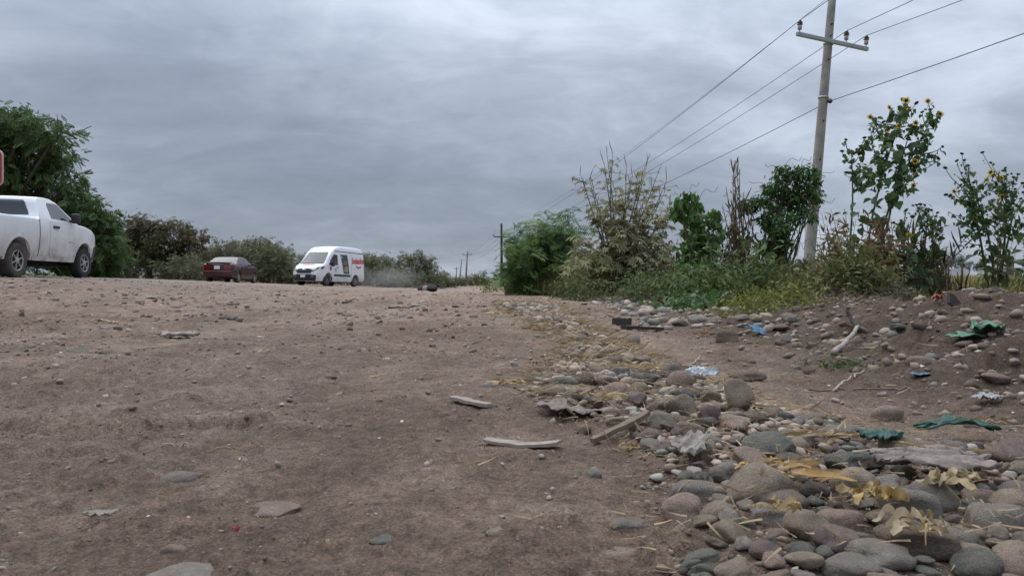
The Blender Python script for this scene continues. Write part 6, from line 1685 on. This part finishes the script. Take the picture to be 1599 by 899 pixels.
rod('root', 'dark bent root end on the bank above the pale root', 'root', [(1342, 528, .02), (1330, 522, .05), (1322, 512, .07), (1325, 506, .03)], .010, M_DWOOD, .01, .6)
rod('root', 'curled pale root at the right side of the cobble strip', 'root', [(1040, 575), (1066, 573), (1082, 572), (1092, 566, .012), (1094, 561, .004)], .007, mat('tan_root', (.27, .225, .185), .9, var=.3, vs=30), .006, .5)
rod('straw', 'single yellow straw lying on the packed track above the green scrap', 'straw', [(1512, 661), (1545, 661.5), (1577, 662)], .0022, mat('yellow_straw', (.42, .31, .14), .7), .003, .9)
rod('straw', 'thin yellow straw on the dirt at the left', 'straw', [(322, 704), (365, 701), (408, 697)], .0011, mat('gold_straw', (.33, .22, .09), .7), .002, .9)
rod('straw', 'pale straw bit left of the thin yellow one', 'straw', [(253, 697), (275, 698), (300, 699)], .0012, mat('pale_straw', (.35, .28, .18), .7), .003, .9)
rod('straw', 'yellow straw on the far left dirt', 'straw', [(158, 502), (172, 504), (184, 506)], .006, mat('straw_yellow', (.4, .32, .17), .7), .006, .9)
rod('twig', 'bent black twig on the far dirt left of the van', 'twig', [(535, 474), (547, 473), (552, 470, .02)], .012, M_DWOOD, .012, .6)
rod('twig', 'dark twig across the far middle of the road', 'twig', [(607, 482), (622, 481.5), (640, 482)], .010, M_DWOOD, .012, .6)
def clod(label, px, py, wpx, n, m, seed):
    p, d = G(px, py); k = d/F; mb = MB(); r = np.random.default_rng(seed)
    for q in range(n):
        sz = np.array([r.uniform(.12, .3), r.uniform(.12, .25), r.uniform(.05, .11)])*wpx*k
        V = stone_shape(int(r.integers(0, NSH)), IC3); V = V*(1+.16*fbm(V[:, 0]*5+q, V[:, 1]*5+V[:, 2]*4, q, 3))[:, None]
        mb.add(V*sz+np.array([r.uniform(-.4, .4)*wpx*k, r.uniform(-.1, .1)*wpx*k, sz[2]*.4]), IC3[1])
    put('dirt_clod', mb.mesh('dirt_clod', m, True, False), None, label, 'clod', None, None, tuple(p))
clod('dark crusty clods of dirt on the far left road', 360, 499, 34, 7, mat('clod', (.085, .066, .052), .95, var=.4, vs=20, bump=.8, bs=40), 5)
clod('smaller brown clods left of the dark crusty ones', 229, 495, 16, 4, mat('clod_brown', (.13, .095, .07), .95, var=.4, vs=20, bump=.8, bs=40), 6)
sheet('mud_flake', 'curled grey mud flakes around a dark gap on the far left dirt', 'clod', 275, 528, 60, .14, .012, M_CARD, .05, thick=.012, fs=2.6, lift=.012, seed=61, n=26, ridge=1)

def husk(name, label, px, py, wpx, n, size, ca, cb, up=.02, dz=0.0):
    """torn maize husk: long papery ribbons curling from one butt"""
    p, d = G(px, py); w = wpx*d/F; mb = MB(); size *= .45; up *= .22; n = int(n*1.9)
    for _ in range(n):
        a = RNG.normal(0, .5)+(pi if RNG.random() < .4 else 0); L = w*RNG.uniform(.15, .6); wd = size*RNG.uniform(.2, 1.3); k = 9
        t = np.linspace(0, 1, k); bend = RNG.normal(0, .55); th = a+bend*t
        x = np.cumsum(np.cos(th))*L/k; y = np.cumsum(np.sin(th))*L/k; z = up*np.sin(pi*np.clip(t*RNG.uniform(.6, 1.2), 0, 1))*RNG.uniform(.3, 1.6)+.003+RNG.random()*up*.4
        tw = RNG.normal(0, 1.3)*t+RNG.normal(0, .7)+.5*np.sin(t*RNG.uniform(4, 11)); hw = wd*np.sin(pi*(t*.88+.06))**.6
        V = []
        for q in (-1, 0, 1):
            V.append(np.stack([x-np.sin(th)*hw*q*np.cos(tw), y+np.cos(th)*hw*q*np.cos(tw), z+hw*q*np.sin(tw)+abs(q)*hw*.35], 1))
        V = np.stack(V, 1).reshape(-1, 3); V[:, :2] += RNG.normal(0, w*.14, 2); V += RNG.normal(0, wd*.14, V.shape); V[:, 2] = np.maximum(V[:, 2], .001)
        Fq = [[i*3+j, i*3+j+1, i*3+j+4, i*3+j+3] for i in range(k-1) for j in range(2)]
        tcol = RNG.random(); mb.add(V, Fq, (np.array(ca)*(1-tcol)+np.array(cb)*tcol)*RNG.uniform(.8, 1.15))
    put(name, mb.mesh(name, M_HUSK, True), None, label, 'husk', None, None, (p[0], p[1]+.02, p[2]+dz))
HC, HC2 = (.30, .2, .09), (.48, .36, .2)
husk('corn_husk', 'flared pale corn husk with torn ribbons at the left edge of the strip', 800, 600, 75, 12, .012, HC, HC2, .02)
husk('corn_husk', 'long cream husk ribbons right of the flared pale husk', 875, 612, 110, 10, .011, (.36, .28, .17), (.55, .45, .3), .014)
husk('corn_husk', 'golden husk leaves bunched on the cobbles before the long slate stone', 1005, 588, 110, 16, .010, HC, HC2, .03, .02)
husk('corn_husk', 'shredded husk tuft between small cobbles in the middle of the strip', 945, 632, 90, 14, .009, HC, HC2, .02, .01)
husk('corn_husk', 'small ball of shredded husk right under the split brown stick', 985, 706, 34, 14, .008, HC, HC2, .02)
husk('corn_husk', 'orange gold husk lying over the big angular rock foot', 1235, 785, 190, 12, .009, (.3, .16, .04), (.48, .31, .12), .02, .035)
husk('corn_husk', 'yellow husk folded between the tan speckled and pink cobbles', 1365, 828, 90, 9, .016, (.32, .2, .06), (.46, .34, .15), .03, .03)
husk('corn_husk', 'pale husk standing by the large rounded grey cobble', 1500, 800, 90, 10, .012, (.36, .27, .14), (.46, .38, .24), .04, .03)
husk('corn_husk', 'loose straw coloured husks between the teal cobble and green cloth', 1320, 702, 130, 18, .007, HC, HC2, .02, .015)
husk('corn_husk', 'fan of dry husks left of the green leathery scrap', 1455, 730, 120, 12, .007, HC, HC2, .03, .02)
husk('corn_husk', 'thin orange leaf laid across the green leathery scrap', 1515, 692, 70, 3, .009, (.32, .18, .06), (.42, .3, .14), .03, .045)
husk('corn_husk', 'faded husk strips on the narrow part of the strip', 835, 515, 70, 12, .02, HC, HC2, .03)
husk('corn_husk', 'golden husk strips far along the left edge of the strip', 790, 489, 70, 14, .025, HC, HC2, .03)
husk('corn_husk', 'pale husk strips near the far end of the stones on the right', 885, 486, 60, 8, .03, (.36, .28, .17), (.5, .4, .27), .03)
husk('corn_husk', 'little yellow husk chip on the open dirt before the strip', 735, 556, 34, 4, .010, HC, HC2, .008)
husk('corn_husk', 'small bone coloured husk shred on the open dirt', 600, 562, 36, 4, .007, (.4, .34, .24), (.55, .48, .36), .006)
husk('corn_husk', 'orange brown leaf bits beside the large brown rock', 1105, 524, 40, 9, .018, (.22, .11, .05), (.36, .22, .1), .03)
husk('corn_husk', 'bleached husk wisp on the far left dirt', 75, 573, 60, 5, .010, (.34, .28, .2), (.44, .38, .28), .008)
husk('corn_husk', 'tan husk fragments at the bottom right among the dark cobbles', 1455, 892, 110, 9, .010, (.34, .24, .11), (.46, .36, .22), .05, .03)
husk('corn_husk', 'short husk shreds near the mauve cobble at the bottom', 1225, 852, 90, 8, .008, (.34, .22, .08), (.46, .36, .2), .03, .03)
# loose straw everywhere along the stones (uncountable)
def straw():
    mb = MB(); T, Tf = blade(3, .035, .6); T = T@rot(0, 0, 0)[0].T
    T2 = np.stack([T[:, 2], T[:, 1], T[:, 0]*.35], 1)
    y = .75*(11/.75)**RNG.random(5200); a, b = strip_l(y)-.08, strip_r(y)+.12; x = a+(b-a)*RNG.random(len(y))
    y2 = 1.5*(9/1.5)**RNG.random(900); x2 = xbase(y2)+RNG.uniform(-.25, 1.2, 900)
    d3 = np.exp(RNG.uniform(math.log(.9), math.log(14), 500)); x3 = d3*RNG.uniform(-.7, .4, 500)
    x = np.concatenate([x, x2, x3]); y = np.concatenate([y, y2, d3]); n = len(x); z = H(x, y)
    lift = np.where(np.arange(n) < 5200, RNG.random(n)*.035, .003)
    L = RNG.uniform(.01, .075, n)*np.clip(y/2, .6, 1.6); mb.inst(T2, Tf, np.stack([x, y, z+lift], 1), rot(RNG.random(n)*7, RNG.normal(0, .25, n), RNG.random(n)*6), L, mixcols((.24, .16, .08), (.46, .35, .2), n))
    put('straw_litter', mb.mesh('straw_litter', M_HUSK, True), None, 'dry straw bits among the stones', 'straw', None, 'stuff')
straw()
# green seedlings on the lower bank
def weeds():
    p, d = G(1325, 574); mb = MB(); n = 260
    P = p+np.stack([RNG.normal(0, .075, n), RNG.normal(0, .05, n), np.abs(RNG.normal(0, .012, n))], 1)
    scatter(mb, DIA, P, .018, (.045, .08, .025), (.09, .14, .045), (.3, .5)); put('weed_patch', local(mb, p).mesh('weed_patch', M_LEAF, False), None, 'small patch of green weeds low on the dirt bank', 'weeds', None, 'stuff', tuple(p))
    p, d = G(1145, 474); mb = MB()
    o = put('concrete_lump', MB().add(stone_shape(5, IC3)*np.array([.13, .11, .10]), IC3[1]).mesh('concrete_lump', SMAT['grey'], True, False), None, 'angular grey concrete lump in the creepers below the dry stalks', 'rubble', None, None, tuple(p+np.array([0, 0, .03])))
    p, d = G(668, 454); r = empty('rubbish_bundle', p, 'dark bundle with a pale middle dumped on the far road edge', 'rubbish'); k = d/F
    for nm, dx, w, h, m in (('black_bag', 7, 9, 6.5, M_BLK), ('pale_cloth', -2, 7.5, 5.5, mat('pale_sacking', (.34, .27, .21), .9, var=.3)), ('brown_sack', -9, 7, 5, mat('brown_sacking', (.07, .045, .035), .9, var=.3))):
        mb = MB(); mb.add(stone_shape(len(nm), IC3)*np.array([w, w, h])*k, IC3[1]); put(nm, mb.mesh(nm, m, True, False), r, loc=(dx*k, 0, h*k*.7))
weeds()
